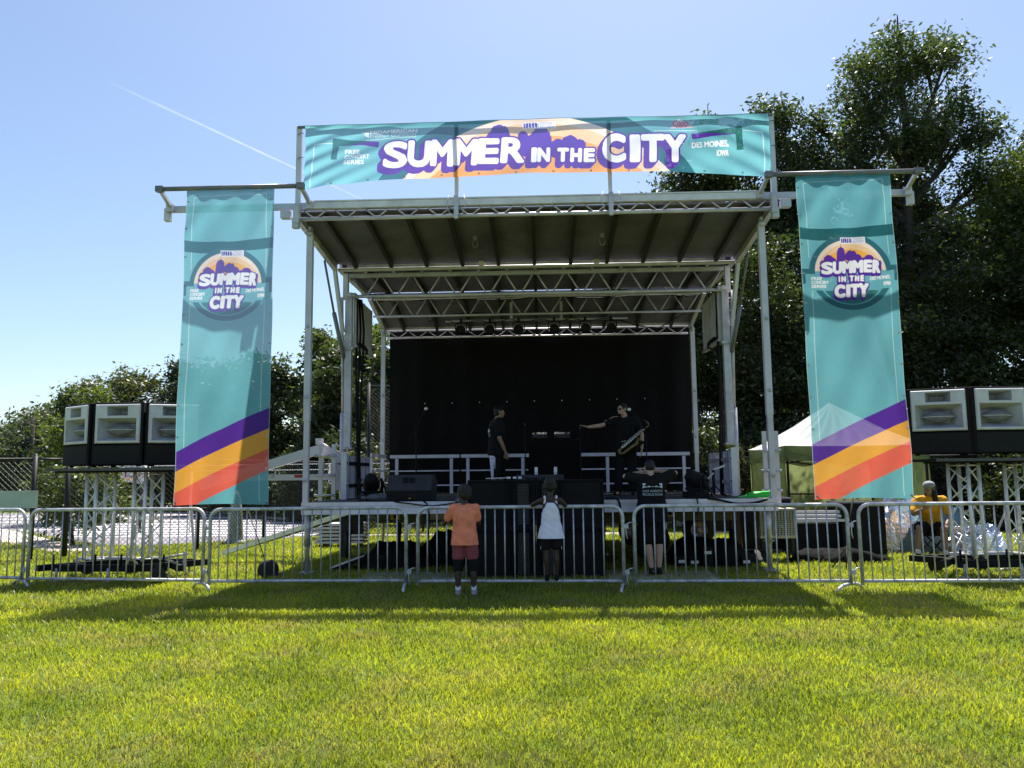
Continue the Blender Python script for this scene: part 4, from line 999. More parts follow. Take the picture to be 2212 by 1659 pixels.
    cv.put((cv.X < .008) | (cv.X > 1.322), (190, 220, 220)); cv.put(cv.Y < .05, (44, 100, 104), .5)
    cv.H -= cv.H % 2; cv.W -= cv.W % 2; cv.a = cv.a[:cv.H, :cv.W]
    return cv
hv = hanging_art()
def hang(label, xl, xr, bl, br, yb, s):
    def P(u, v):
        x = (xl+(xr-xl)*u)*(1-v)+(bl+(br-bl)*u)*v
        y = -1.03*(1-v)+yb*v-.05*np.sin(PI*v)*np.sin(PI*u)+.010*np.sin(u*9+v*7+s)*np.sin(PI*v)-.03*np.exp(-((u-.35-.75*v)/.06)**2)*np.clip(v-.25, 0, 1)*(1 if s > 0 else .25)+.02*np.sin(u*25+v*3)*np.exp(-v*10)+.02*np.sin(u*14+s)*np.exp(-(1-v)*9)+.018*np.sin(u*6.5-v*11+s*2)*np.sin(PI*v)+.008*np.sin(u*17+v*23)-.02*np.exp(-((u*.8+v*2.2-.35)/.09)**2)-.018*np.exp(-((1-u)*.9-v*1.8+.1)**2/.006)*np.exp(-v*4)
        z = 5.80*(1-v)+1.13*v+.02*np.sin(PI*u)*v
        return (x, y, z)
    o = print_sheet('hanging_banner', hv, P); tag(o, label, 'banner', 'tall banners hanging beside the stage')
    mb = MB(); g = random.Random(2)
    for v in np.linspace(.04, .99, 11):
        for u in (.02, .98):
            p = P(np.float64(u), np.float64(v)); mb.lathe([(.006, -.005), (.016, -.005), (.016, .003)], (float(p[0]), float(p[1])-.006, float(p[2])), 8, 'y')
    mb.build('eyelet', M['galv'], o)
    mb = MB()
    for u in (.02, .98):
        p = [float(q) for q in P(np.float64(u), np.float64(.99))]; mb.path([(p[0], p[1], p[2]), (p[0]+.03, p[1]-.06, p[2]-.05), (p[0]+.02, p[1]-.13, p[2]-.04)], .006, 5)
    mb.build('tie_cord', M['black'], o)
hang('tall teal hanging banner with purple, yellow and red stripes, left of the stage', -5.19, -3.85, -4.91, -3.615, -1.7, 0)
hang('tall teal hanging banner with purple, yellow and red stripes, right of the stage', 3.85, 5.20, 3.67, 4.95, -1.7, 1)
for s, lab in ((-1, 'metal outrigger arm with a round pipe holding the left hanging banner'), (1, 'metal outrigger arm with a round pipe holding the right hanging banner')):
    t = thing('banner_bracket', lab, 'bracket', (s*4.6, -.35, 5.72), 0, 'outrigger arms for the hanging banners')
    mb = MB(); mb.box((0 if s < 0 else .1, .02, .03), (2.3 if s < 0 else 2.1, .07, .095)); mb.box((s*1.2, .02, -.06), (.09, .09, .2)); mb.build('beam', M['alu_white'], t)
    mb = MB(); mb.tube((-1.06 if s < 0 else -1.17, -.65, .12), (1.18 if s < 0 else 1.05, -.65, .12), .036, 12); mb.build('pipe', M['grey_paint'], t)
    for x0, x1 in ((s*1.13, s*1.02), (-s*1.1, -s*1.13)):
        mb = MB(); mb.bar((x0, 0, .04), (x1, -.65, .12), .05, .055); mb.build('arm', M['alu'], t)
        mb = MB(); mb.box((x1, -.65, .12), (.11, .08, .085)); mb.build('corner_socket', M['grey_paint'], t); mb = MB(); mb.box((x0, -.06, .02), (.1, .1, .12)); mb.build('beam_clamp', M['alu'], t)
# ================================================================== CROWD BARRIERS
GB = 'crowd control barriers in a row before the stage'
def barrier(label):
    t = thing('crowd_barrier', label, 'barrier', (0, 0, 0), 0, GB); Lh = 1.34; r = .14
    arc = lambda cx, a0, a1: [(cx+r*math.cos(a), 0, 1.08-r+r*math.sin(a)) for a in np.linspace(a0, a1, 7)]
    mb = MB(); mb.path([(-Lh, 0, .08)]+arc(-Lh+r, PI, PI/2)+arc(Lh-r, PI/2, 0)+[(Lh, 0, .08)], .024, 10)
    mb.build('tube_frame', M['galv'], t)
    mb = MB(); mb.tube((-Lh, 0, .13), (Lh, 0, .13), .021, 10); mb.build('bottom_rail', M['galv'], t)
    b0 = None
    for i in range(21):
        x = -Lh+.128*(i+.98); top = 1.08 if abs(x) < Lh-r else 1.08-r+math.sqrt(max(0, r*r-(abs(x)-Lh+r)**2))
        if b0 is None or abs(x) > Lh-r:
            mb = MB(); mb.tube((0, 0, .13), (0, 0, top), .0092, 7); o = mb.build('bar', M['galv'], t, (x, 0, 0))
            if abs(x) <= Lh-r: b0 = o
        else:
            o = b0.copy(); col.objects.link(o); o.location = (x, 0, 0)
    mb = MB(); mb.path([(0, .28, .015), (0, .23, .06), (0, .15, .085), (0, 0, .095), (0, -.15, .085), (0, -.23, .06), (0, -.28, .015)], .02, 8)
    mb.build('foot', M['galv'], t, (Lh-.01, 0, 0))
    for z in (.82, .24):
        mb = MB(); mb.box((Lh+.035, 0, z), (.07, .03, .05)); mb.path([(Lh+.06, 0, z-.16), (Lh+.04, -.02, z-.1), (Lh+.04, -.02, z+.03), (Lh+.09, -.01, z+.05), (Lh+.12, 0, z+.05)], .008, 6); mb.build('hook', M['alu'], t)
    return t
bp0 = None
for (ax, ay), (bx, by), fr, lab in [((-9.93, -.82), (-7.25, -1.22), 60, 'steel crowd barrier at the far left, cut by the picture edge'),
                                ((-7.15, -1.27), (-4.50, -1.65), 52, 'steel crowd barrier standing before the left loudspeaker tower'),
                                ((-4.42, -1.68), (-1.69, -1.80), 6, 'steel crowd barrier before the left corner of the stage, below the trailer neck'),
                                ((-1.58, -1.82), (1.14, -1.95), -9, 'steel crowd barrier where the two boys stand, before the subwoofers'),
                                ((1.24, -1.96), (3.97, -2.05), -50, 'steel crowd barrier in front of the stagehand in the black shirt'),
                                ((4.07, -2.06), (6.78, -2.15), -20, 'steel crowd barrier in front of the seated man and right truss towers')]:
    mid = ((ax+bx)/2, (ay+by)/2, 0); a = math.atan2(by-ay, bx-ax)
    if bp0 is None: bp0 = barrier(lab); bp0.location = mid; bp0.rotation_euler.z = a; bq = bp0
    else: bq = dup(bp0, mid, a, lab); bq.rotation_euler.x = R(random.uniform(-1.3, 1.3)); bq.rotation_euler.y = R(random.uniform(-.25, .25))
    for c_ in bq.children:
        if c_.name.startswith('foot'): c_.rotation_euler.z = R(fr)

# ================================================================== LOUDSPEAKERS
def speaker_cab(label, loc, rz):
    """front face centre bottom at loc, facing -y"""
    t = thing('loudspeaker', label, 'loudspeaker', loc, rz, 'loudspeaker cabinets on the truss towers')
    W_, H_, Dp = .80, .97, .62
    mb = MB(); fl = [(-W_/2, 0), (W_/2, 0), (W_/2-.13, Dp), (-W_/2+.13, Dp)]
    mb.prism(fl, .02, .33, 2)
    mb.prism([(-W_/2, .0), (-W_/2+.05, .0), (-W_/2+.08, .29), (-W_/2+.0608, .29)], .33, H_-.03, 2); mb.prism([(W_/2-.05, .0), (W_/2, 0), (W_/2-.0608, .29), (W_/2-.08, .29)], .33, H_-.03, 2)
    mb.prism([(-W_/2+.0608, .29), (W_/2-.0608, .29), (W_/2-.13, Dp), (-W_/2+.13, Dp)], .33, H_-.03, 2)
    mb.prism(fl, H_-.03, H_, 2)
    for x in (-.3, .3):
        mb.box((x, .1, .01), (.06, .06, .02)); mb.box((x, .45, .01), (.06, .06, .02))
    cab = mb.build('cabinet', M['subface'], t, bevel=.008)
    mb = MB(); mb.box((0, -.003, .175), (W_-.06, .012, .27)); mb.box((0, -.004, .19), (W_-.04, .016, .008)); mb.build('grille', M['blackgrille'], t)
    # pale horn moulding: a frame around two flared mouths
    mb = MB(); x1, z0, z1 = .345, .36, .935
    sx, sz0, sz1 = .165, .768, .912; hx, hz0, hz1 = .305, .388, .732
    def ring(o0, o1):
        (ax, az0, az1, ay), (bx_, bz0, bz1, by) = o0, o1
        A_ = [(-ax, ay, az0), (ax, ay, az0), (ax, ay, az1), (-ax, ay, az1)]; B_ = [(-bx_, by, bz0), (bx_, by, bz0), (bx_, by, bz1), (-bx_, by, bz1)]
        mb.add(A_+B_, [(i, (i+1) % 4, (i+1) % 4+4, i+4) for i in range(4)])
    f = -.022
    # face strips (non overlapping)
    for (a, b, c, d) in ((-x1, z0, x1, hz0), (-x1, hz1, x1, sz0), (-x1, sz1, x1, z1), (-x1, hz0, -hx, hz1), (hx, hz0, x1, hz1), (-x1, sz0, -sx, sz1), (sx, sz0, x1, sz1)):
        mb.add([(a, f, b), (c, f, b), (c, f, d), (a, f, d)], [(0, 1, 2, 3)])
    ring((x1, z0, z1, f), (x1+.012, z0-.012, z1+.012, -.002))
    pan = mb.build('horn_moulding', M['horn'], t, bevel=.004)
    mb = MB(); ring((hx, hz0, hz1, f), (.16, .47, .65, .22)); ring((sx, sz0, sz1, f), (.09, .81, .87, .26))
    mb.add([(-.16, .22, .47), (.16, .22, .47), (.16, .22, .65), (-.16, .22, .65)], [(0, 1, 2, 3)]); mb.add([(-.09, .26, .81), (.09, .26, .81), (.09, .26, .87), (-.09, .26, .87)], [(0, 1, 2, 3)])
    mb.build('horn_flare', M['horn_in'], pan)
    # lens shaped phase plug
    mb = MB(); nu, nv = 17, 9; vs = []; zc = .558
    for i in range(nu):
        x = -1+2*i/(nu-1); e = (1-abs(x)**1.7)
        for j in range(nv):
            a = PI*j/(nv-1); vs.append((x*.225, .09-.085*math.sin(a)*e-.0*abs(x), zc+math.cos(a)*.095*e))
    fs = [(i*nv+j, (i+1)*nv+j, (i+1)*nv+j+1, i*nv+j+1) for i in range(nu-1) for j in range(nv-1)]
    mb.add(vs, fs, True); mb.box((0, .15, zc), (.06, .13, .05)); pl = mb.build('phase_plug', M['plug'], pan)
    mb = MB(); mb.path([(x*.228, .09-.088*(1-abs(x)**1.7)-.004, zc) for x in np.linspace(-1, 1, 15)], .006, 5); mb.build('plug_edge', M['horn'], pl)
    return t
cab0 = speaker_cab('pale horned loudspeaker beside the left hanging banner, facing the lawn', (-5.57, -.35, 1.69), R(24))
for loc, rz, lab in [((-6.36, -.52, 1.69), R(-2), 'pale horned loudspeaker in the middle of the left cluster'),
                     ((-7.13, -.30, 1.69), R(-34), 'pale horned loudspeaker at the outer left end of the left cluster, turned away'),
                     ((5.86, -.62, 1.72), R(-22), 'pale horned loudspeaker next to the right hanging banner'),
                     ((6.66, -.77, 1.72), R(2), 'pale horned loudspeaker in the middle of the right cluster'),
                     ((7.42, -.54, 1.72), R(33), 'pale horned loudspeaker at the right picture edge, turned away')]:
    dup(cab0, loc, rz, lab)
def truss_tower(label, loc, rz, tw):
    t = thing('truss_tower', label, 'speaker stand', loc, rz, 'truss towers carrying the loudspeakers')
    mb = MB(); mb.box((0, .05, 1.645), (2.15, .95, .035)); mb.box((0, .05, 1.615), (2.0, .06, .03)); mb.box((0, -.3, 1.615), (2.0, .05, .03)); mb.build('platform', M['black'], t)
    mb = MB(); mb.box((0, -.43, 1.645), (2.16, .012, .04)); mb.build('platform_edge', M['dark_metal'], t)
    for (tx, ty, a) in tw:
        c, s = math.cos(a), math.sin(a); h = .145; P = lambda i, z: (tx+h*(c*(-1, 1, 1, -1)[i]-s*(-1, -1, 1, 1)[i]), ty+h*(s*(-1, 1, 1, -1)[i]+c*(-1, -1, 1, 1)[i]), z)
        mb = MB()
        for i in range(4): mb.tube(P(i, .27), P(i, 1.6), .027, 10)
        co = mb.build('truss_column', M['alu_tower'], t)
        mb = MB()
        for i in range(4):
            j = (i+1) % 4; n = 5
            for k in range(n):
                z0, z1 = .33+k*.245, .33+(k+1)*.245; a_, b_ = (i, j) if k % 2 else (j, i); mb.tube(P(a_, z0), P(b_, z1), .011, 6)
            for z in (.3, 1.57): mb.tube(P(i, z), P(j, z), .011, 6)
        mb.build('lacing', M['alu_tower'], co)
    mb = MB()
    for x in (-.75, .75): mb.bar((x-.35, -.45, .2), (x+.35, .45, .2), .08, .09); mb.bar((x+.35, -.45, .2), (x-.35, .45, .2), .08, .09)
    mb.box((0, -.42, .2), (1.75, .07, .1)); mb.box((0, .42, .2), (1.75, .07, .1))
    for x in (-.85, -.2, .2, .85): mb.tube((x, -.46, .24), (x, -.46, .4), .016, 8)
    mb.build('base_frame', M['black'], t)
    mb = MB(); mb.box((.82, -.1, .34), (.04, .8, .03)); mb.box((.98, -.1, .26), (.03, .03, .3)); mb.build('outrigger', M['alu'], t); mb = MB(); mb.box((-.3, 0, .30), (.9, .05, .04)); mb.build('cross_brace', M['alu'], t)
    for a_, b_ in (((-.1, .2, .2), (.15, .05, .9)), ((.95, .3, .2), (.85, .3, 1.1))): mb = MB(); mb.bar(a_, b_, .03, .03); mb.build('brace', M['alu'], t)
    for x, y in ((-.8, .3), (.86, -.62), (-.1, .35)):
        mb = MB(); mb.lathe([(0, -.035), (.1, -.035), (.12, 0), (.1, .035), (0, .035)], (x, y, .12), 18, 'y'); mb.box((x, y, .2), (.05, .1, .1)); mb.build('wheel', M['rubber'], t)
    for x, y in ((-.8, -.45), (.0, -.45), (.3, .42), (.8, .42)):
        mb = MB(); mb.tube((x, y, .03), (x, y, .2), .02, 8); mb.lathe([(0, 0), (.07, 0), (.06, .03), (0, .04)], (x, y, 0), 12); mb.build('levelling_foot', M['galv'], t)
    return t
truss_tower('pair of silver truss towers on a black wheeled base holding the left loudspeaker cluster', (-6.27, -.28, 0), R(-3), [(-.45, 0, -.55), (.32, 0, -.5)])
truss_tower('pair of silver truss towers on a black wheeled base holding the right loudspeaker cluster', (6.70, -.42, 0), R(3), [(-.46, 0, .55), (.38, 0, .5)])

# ------------------------------------------------------------------ subwoofers before the deck
def sub(label, loc):
    t = thing('subwoofer', label, 'subwoofer', loc, 0, 'black subwoofers stacked before the stage')
    mb = MB(); W_, H_, D_ = .995, .705, .6
    mb.box((0, D_/2+.05, H_/2), (W_, D_-.1, H_)); mb.box((0, .03, .015), (W_, .06, .03)); mb.box((0, .03, H_-.012), (W_, .06, .024)); mb.box((-W_/2+.012, .03, H_/2), (.024, .06, H_-.06)); mb.box((W_/2-.012, .03, H_/2), (.024, .06, H_-.06))
    mb.build('cabinet', M['subface'], t, bevel=.006)
    mb = MB(); mb.add([(-.46, .035, .03), (.1, .045, .03), (.1, .045, H_-.03), (-.46, .035, H_-.03)], [(0, 1, 2, 3)]); mb.build('baffle', M['subface'], t)
    for x in (.11, .455): mb = MB(); mb.box((x, .035, H_/2), (.016, .05, H_-.06)); mb.build('divider', M['subface'], t)
    # perforated steel strip, modelled as a hexagonal wire net
    g = MB(); x0, x1, z0, z1 = .245, .415, .05, H_-.05; s = .0165; r = .0028; row = 0; z = z0
    while z < z1-s:
        xo = x0+(s*.87 if row % 2 else 0)
        x = xo
        while x < x1:
            for (ax, az), (bx, bz) in (((x, z), (x, z+s)), ((x, z+s), (x+s*.87, z+s*1.5)), ((x, z+s), (x-s*.87, z+s*1.5))):
                if min(ax, bx) < x0-.002 or max(ax, bx) > x1+.002 or bz > z1: continue
                dx, dz = bx-ax, bz-az; L_ = math.hypot(dx, dz); nx, nz = -dz/L_*r, dx/L_*r
                g.add([(ax-nx, .012, az-nz), (ax+nx, .012, az+nz), (bx+nx, .012, bz+nz), (bx-nx, .012, bz-nz)], [(0, 1, 2, 3)])
            x += s*1.74
        z += s*1.5; row += 1
    g.build('perforated_strip', M['dark_metal'], t)
    return t
s0 = sub('black subwoofer, upper left of the four before the stage', (-.52, -.64, .72))
for loc, lab in [((.485, -.64, .72), 'black subwoofer, upper right of the four before the stage'), ((-.52, -.64, .012), 'black subwoofer, lower left of the four, on plywood'), ((.485, -.64, .012), 'black subwoofer, lower right of the four, on plywood')]:
    q = dup(s0, loc, 0, lab)
    if loc[0] > 0: q.scale.x = -1
def simple(name, label, cat, mt, fn, loc=(0, 0, 0), rz=0, group=None, bevel=0):
    mb = MB(); fn(mb); o = mb.build(name, M[mt] if isinstance(mt, str) else mt, None, loc, rz, bevel); return tag(o, label, cat, group)
simple('plywood_sheet', 'pale plywood sheet on the grass left of the subwoofers', 'plywood', 'ply_edge', lambda m: m.box((0, 0, .012), (1.5, 1.15, .02)), (-1.85, -.45, 0), .02)
simple('plywood_sheet', 'pale plywood sheet on the grass under the stagehand', 'plywood', 'ply_edge', lambda m: m.box((0, 0, .012), (1.55, 1.15, .02)), (1.80, -.45, 0), -.03)

# ------------------------------------------------------------------ on the deck
def wedge_front(label, loc, rz):
    # sloping grille turned to the lawn
    t = thing('stage_monitor', label, 'stage monitor', loc, rz, 'wedge monitors on the deck')
    mb = MB(); mb.prism([(-.3, .0), (.2, 0), (.3, .3), (.12, .42), (-.12, .42), (-.3, .17)][::-1], -.36, .36, 0); mb.build('cabinet', M['monitor'], t, bevel=.012)
    mb = MB(); sl = math.atan2(.25, .18)
    for x in (-.075, .035): mb.box((x, -.195, .336), (.085, .09, .012), (sl, 0, 0))
    mb.build('horn_slot', M['black'], t)
    mb = MB(); mb.box((0, -.304, .088), (.71, .008, .165)); mb.build('kick_panel', M['black'], t)
    mb = MB(); mb.box((.02, -.31, .05), (.03, .006, .012)); mb.build('badge', M['yellow'], t)
    return t
wedge_front('dark grey wedge monitor at the left front of the deck', (-2.02, .55, 1.1), R(-2))
def uplight(label, loc, rz):
    t = thing('moving_light', label, 'stage light', loc, rz, 'black lamps standing on the deck')
    mb = MB(); mb.box((0, 0, .05), (.34, .3, .1)); mb.box((0, 0, .12), (.22, .2, .05)); mb.build('base', M['black'], t, bevel=.01)
    mb = MB(); mb.path([(-.2, 0, .14), (-.22, 0, .3), (-.18, 0, .36)], .028); mb.path([(.2, 0, .14), (.22, 0, .3), (.18, 0, .36)], .028); mb.box((0, 0, .14), (.42, .1, .04)); mb.build('yoke', M['black'], t)
    mb = MB(); mb.lathe([(0, -.17), (.08, -.17), (.11, -.1), (.13, 0), (.14, .1), (.12, .14), (.11, .1), (0, .1)], (0, 0, 0), 18, 'y'); h = mb.build('head', M['black'], t, (0, 0, .3)); h.rotation_euler = (R(-32), 0, R(-30))
    mb = MB(); mb.bar((.26, -.12, 0), (.2, -.05, .3), .02, .02); mb.bar((.3, .1, 0), (.2, .02, .3), .02, .02); mb.build('bracket', M['black'], t)
    return t
uplight('round black stage lamp on the deck by the left lift tower', (-2.78, .95, 1.1), R(40))
uplight('round black stage lamp on the deck right of the stagehand', (2.62, 1.0, 1.1), R(-60))
simple('grey_blanket', 'crumpled grey cloth lying behind the left wedge monitor', 'cloth', mat('grey_cloth', (.16, .16, .18), .9), lambda m: (m.ell((0, 0, .05), (.38, .15, .07)), m.ell((.3, .05, .04), (.25, .16, .06))), (-2.55, .85, 1.1), .1)
def micstand(label, loc, h, tip, base='round'):
    t = thing('microphone_stand', label, 'microphone stand', loc, 0, 'microphone stands on the deck')
    mb = MB(); mb.tube((0, 0, .02), (0, 0, h), .011, 8); mb.build('pole', M['black'], t)
    mb = MB(); mb.lathe([(.13, 0), (.13, .015), (.04, .035), (.015, .06)], (0, 0, 0), 20); mb.build('base', M['black'], t)
    if tip:
        tv = Vector(tip); d = tv.normalized(); mb = MB(); mb.tube(Vector((0, 0, h))-d*.22, Vector((0, 0, h))+tv, .008, 7); mb.ell((0, 0, h), (.03, .03, .03)); mb.build('boom', M['black'], t)
        p = Vector((0, 0, h))+tv; mb = MB(); mb.path([p, p+d*.1, p+d*.16], [.013, .019, .021], 10); mi = mb.build('microphone', M['black'], t)
        mb = MB(); mb.ell(p+d*.18, (.033, .033, .033)); mb.build('mic_head', M['alu_bright'], mi)
    else:
        mb = MB(); mb.ell((0, 0, h+.02), (.018, .018, .025)); mb.build('clip', M['monitor'], t)
    return t
micstand('microphone stand with a tilted boom alone at the left of the deck', (-2.22, 2.2, 1.1), 1.27, (.1, 0, .2))
micstand('microphone stand just behind the saxophone player at right', (1.98, 2.2, 1.1), 1.32, (-.16, -.03, .13))
micstand('bare straight microphone stand between the mixer table and the saxophone player', (.79, 2.2, 1.1), 1.22, None)
micstand('bare straight microphone stand left of the mixer table', (-.22, 2.2, 1.1), 1.3, None)
# mixer table
t = thing('mixer_table', 'table under a black floor length cloth in the middle of the deck', 'table', (.32, 3.0, 1.1))
mb = MB(); mb.box((0, 0, 1.06), (.92, .6, .03)); mb.build('tabletop', M['black'], t)
for x in (-.42, .42):
    for y in (-.26, .26):
        mb = MB(); mb.tube((x, y, 0), (x, y, 1.05), .016, 6); mb.build('leg', M['black'], t)
def skirt(u, v):
    a = u*2*PI; sx = np.sign(np.cos(a))*np.abs(np.cos(a))**.25; sy = np.sign(np.sin(a))*np.abs(np.sin(a))**.25
    k = 1+v*.1+.035*np.sin(a*19)*v+.02*np.sin(a*31+1)*v
    return (sx*.47*k, sy*.31*k, 1.085-1.08*v)
sheet('table_skirt', skirt, 160, 14, mat('charcoal_cloth', (.0055, .0055, .006), .95, 0, .1, 3, .2, 20, spec=.1), t)
mb = MB(); mb.box((0, 0, 1.083), (.94, .62, .006)); mb.build('table_cover', M['blackcloth'], t)
def mixer(label, loc, w_, d, seed):
    t = thing('mixer', label, 'mixer', loc, 0, 'music mixers on the table')
    mb = MB(); mb.box((0, 0, .04), (w_, d, .08), (R(22), 0, 0)); o = mb.build('body', M['monitor'], t, bevel=.005)
    g = random.Random(seed); mb = MB(); mt = [M['grey_paint'], M['black']]
    for i in range(9):
        for j in range(5):
            x = (i-4)*w_*.105; y = (j-2)*d*.18; z = .085; mb.cur = g.choice((0, 0, 1)); c, s = math.cos(R(22)), math.sin(R(22))
            yy, zz = y*c-(z-.04)*s, .04+y*s+(z-.04)*c; mb.box((x, yy, zz), (w_*.05, d*.08, .012+.01*g.random()), (R(22), 0, 0))
    kn = mb.build('control_knobs', mt, t); kn['kind'] = 'stuff'
    return t
mixer('larger grey mixing desk with many knobs on the left of the black table', (.05, 2.85, 2.19), .28, .24, 3)
mixer('smaller low mixing desk on the right of the black table', (.47, 2.85, 2.19), .3, .16, 4)
t = thing('foldback_box', 'low dark grey box on the deck behind the subwoofers', 'speaker box', (.05, .35, 1.1)); mb = MB(); mb.box((0, 0, .2), (.75, .4, .4)); mb.build('cabinet', M['monitor'], t, bevel=.02)
mb = MB(); mb.box((-.12, -.205, .3), (.2, .01, .1)); mb.box((.12, -.205, .3), (.2, .01, .1)); mb.build('port', M['black'], t)
for x, lab in ((-.01, 'small white upright box on the left of the grey foldback box'), (.30, 'small white upright box on the right of the grey foldback box')):
    t = thing('power_box', lab, 'power box', (x, .5, 1.5), 0, 'white boxes behind the subwoofers'); mb = MB(); mb.box((0, 0, .06), (.05, .04, .12)); mb.build('case', M['white'], t, bevel=.006)
    mb = MB(); mb.box((0, -.022, .03), (.03, .005, .03)); mb.build('socket', M['horn_in'], t)
def cable(label, pts, r=.011, grp='black cables on the stage', mt='black', wob=.0):
    P = [Vector(p) for p in pts]; out = []
    for i in range(len(P)-1):
        p0, p1, p2, p3 = P[max(i-1, 0)], P[i], P[i+1], P[min(i+2, len(P)-1)]
        for s in range(6): k = s/6; out.append(.5*((2*p1)+(p2-p0)*k+(2*p0-5*p1+4*p2-p3)*k*k+(3*p1-p0-3*p2+p3)*k**3))
    out.append(P[-1]); mb = MB(); mb.path(out, r, 6); return tag(mb.build('cable', M[mt]), label, 'cable', grp)
cable('black cable drooping over the deck edge below the left wedge monitor', [(-2.6, .3, 1.115), (-2.3, .05, 1.11), (-2.0, -.04, 1.08), (-1.6, -.04, 1.04), (-1.1, 0, 1.11)])
cable('black cable hanging from the deck edge left of the orange shirted boy', [(-1.95, .2, 1.115), (-1.72, -.03, 1.09), (-1.66, -.05, .9), (-1.66, -.06, .5), (-1.5, -.1, .04)])
cable('black cable hanging over the deck edge right of the subwoofers', [(1.1, .5, 1.115), (1.22, .02, 1.12), (1.27, -.04, 1.0), (1.3, -.05, .6), (1.3, -.06, .1)], .016)
cable('thick black cable looping along the right front deck edge', [(2.3, .2, 1.12), (2.7, -.03, 1.1), (3.05, -.05, 1.03), (3.35, -.04, 1.05), (3.6, .05, 1.12)], .018)
cable('short black cable hanging down the deck edge near the right corner', [(2.42, .2, 1.12), (2.44, -.03, 1.1), (2.45, -.05, .95), (2.42, -.05, .86)], .012)
simple('power_strip', 'white cable ends lying on the upper left subwoofer', 'power strip', 'white', lambda m: (m.box((0, 0, .02), (.06, .04, .03)), m.box((.09, 0, .02), (.05, .04, .03)), m.box((.17, 0, .02), (.05, .04, .03)), m.path([(-.35, .1, .01), (-.2, 0, .015), (-.03, 0, .02)], .008, 6)), (-.42, -.3, 1.437))
simple('green_bag', 'bright green plastic bag on the right front of the deck', 'bag', 'green', lambda m: (m.prism([(-.26, 0), (.2, 0), (.27, .1), (.1, .09), (-.05, .06)], -.12, .12, 1), m.ell((.05, 0, .05), (.18, .12, .045))), (3.5, .7, 1.1))
t = thing('tripod_stand', 'short black tripod with a folded arm beside the right lower side wall', 'stand', (2.98, 1.3, 1.1)); mb = MB(); mb.tube((0, 0, .05), (0, 0, .45), .025, 8); mb.build('pole', M['black'], t)
for a in (0, 2.1, 4.2): mb = MB(); mb.tube((0, 0, .2), (.2*math.cos(a), .2*math.sin(a), 0), .013, 6); mb.build('leg', M['black'], t)
mb = MB(); mb.bar((-.02, 0, .45), (.2, .05, .52), .04, .03); mb.bar((0, 0, .4), (-.1, 0, .3), .05, .02); mb.build('arm', M['alu'], t)

# ------------------------------------------------------------------ under and beside the stage
def lump(name, label, cat, mt, loc, rad, seed, rz=0, n=(22, 12), amp=.22, group=None, flat=False):
    g = np.random.default_rng(seed); ph = g.random(12)*6
    mb = MB(); nu, nv = n; vs = []; fs = []
    for i in range(nv+1):
        th = PI/2*i/nv
        for j in range(nu):
            a = 2*PI*j/nu; k = 1+amp*(math.sin(a*2+ph[0])*.5+math.sin(a*5+ph[1]+th*3)*.3+math.sin(a*9+ph[2]+th*5)*.2)
            s = math.sin(th)**.7; vs.append((rad[0]*s*k*math.cos(a), rad[1]*s*k*math.sin(a), max(0, rad[2]*math.cos(th)**.8*(1+amp*math.sin(a*3+ph[3])*math.sin(th*2)+.12*math.sin(a*7+th*9+ph[4])))))
    for i in range(nv):
        for j in range(nu): q = (j+1) % nu; fs.append((i*nu+j, (i+1)*nu+j, (i+1)*nu+q, i*nu+q))
    mb.add(vs, fs, not flat); o = mb.build(name, M[mt], None, loc, rz); return tag(o, label, cat, group)
GL = 'black heaps of gear under the stage'
lump('cloth_heap', 'low black cloth heap under the left half of the stage', 'cloth heap', 'blackcloth', (-2.3, .95, 0), (.55, .4, .38), 1, group=GL)
lump('cloth_heap', 'taller rounded black cloth heap just left of the subwoofers', 'cloth heap', 'blackcloth', (-1.45, 1.2, 0), (.5, .4, .52), 2, group=GL)
lump('cloth_heap', 'domed black cloth heap under the right of the stage with white labels near it', 'cloth heap', 'blackcloth', (2.55, 1.0, 0), (.42, .4, .42), 3, group=GL, amp=.1)
lump('cloth_heap', 'second domed black cloth heap beside the first under the right of the stage', 'cloth heap', 'blackcloth', (3.02, .95, 0), (.38, .38, .40), 4, group=GL, amp=.1)
lump('cable_heap', 'tangled heap of dark cables near the right stage leg', 'cable heap', 'black', (3.5, 1.3, 0), (.4, .3, .18), 5, amp=.35)
t = thing('open_case', 'black flight case lying open with a pale edged lid, under the left of the stage', 'flight case', (-2.95, .75, 0), .1)
mb = MB(); mb.box((.42, .1, .12), (.75, .45, .22)); mb.build('case_body', M['black'], t, bevel=.01)
mb = MB(); mb.box((-.12, -.05, .1), (.6, .42, .05), (0, R(-20), 0)); l_ = mb.build('case_lid', M['black'], t)
mb = MB(); mb.box((-.14, -.05, .135), (.58, .36, .01), (0, R(-20), 0)); mb.build('lid_lining', M['alu_bright'], l_)
for i, (x, y, z, lab) in enumerate([(2.3, .62, .1, 'leftmost white tape label on the black gear under the right of the stage'), (2.48, .6, .09, 'low white tape label left of centre on the black gear under the right of the stage'), (2.68, .58, .24, 'highest white tape label on the black gear under the right of the stage'), (3.28, .6, .09, 'low right white tape label on the black gear under the right of the stage')]):
    t = thing('flight_case', lab.replace('white tape label', 'dark case with white tape label').replace(' on the black gear', ''), 'flight case', (x, y+.12, 0), .1*i, 'dark cases with white labels'); mb = MB(); mb.box((0, 0, z/2+.05), (.17, .2, z+.08)); mb.build('case_body', M['black'], t, bevel=.01)
    mb = MB(); mb.box((0, -.103, z), (.12, .006, .045)); mb.build('tape_label', M['white'], t)
simple('board', 'orange board lying in the sun on the grass under the stage', 'board', 'orange', lambda m: m.box((0, 0, .02), (.7, .5, .03)), (3.75, 3.4, 0), .3)
t = thing('plank_stack', 'stack of white metal planks and frames standing behind the left stage leg', 'stack', (-4.25, 4.9, 0))
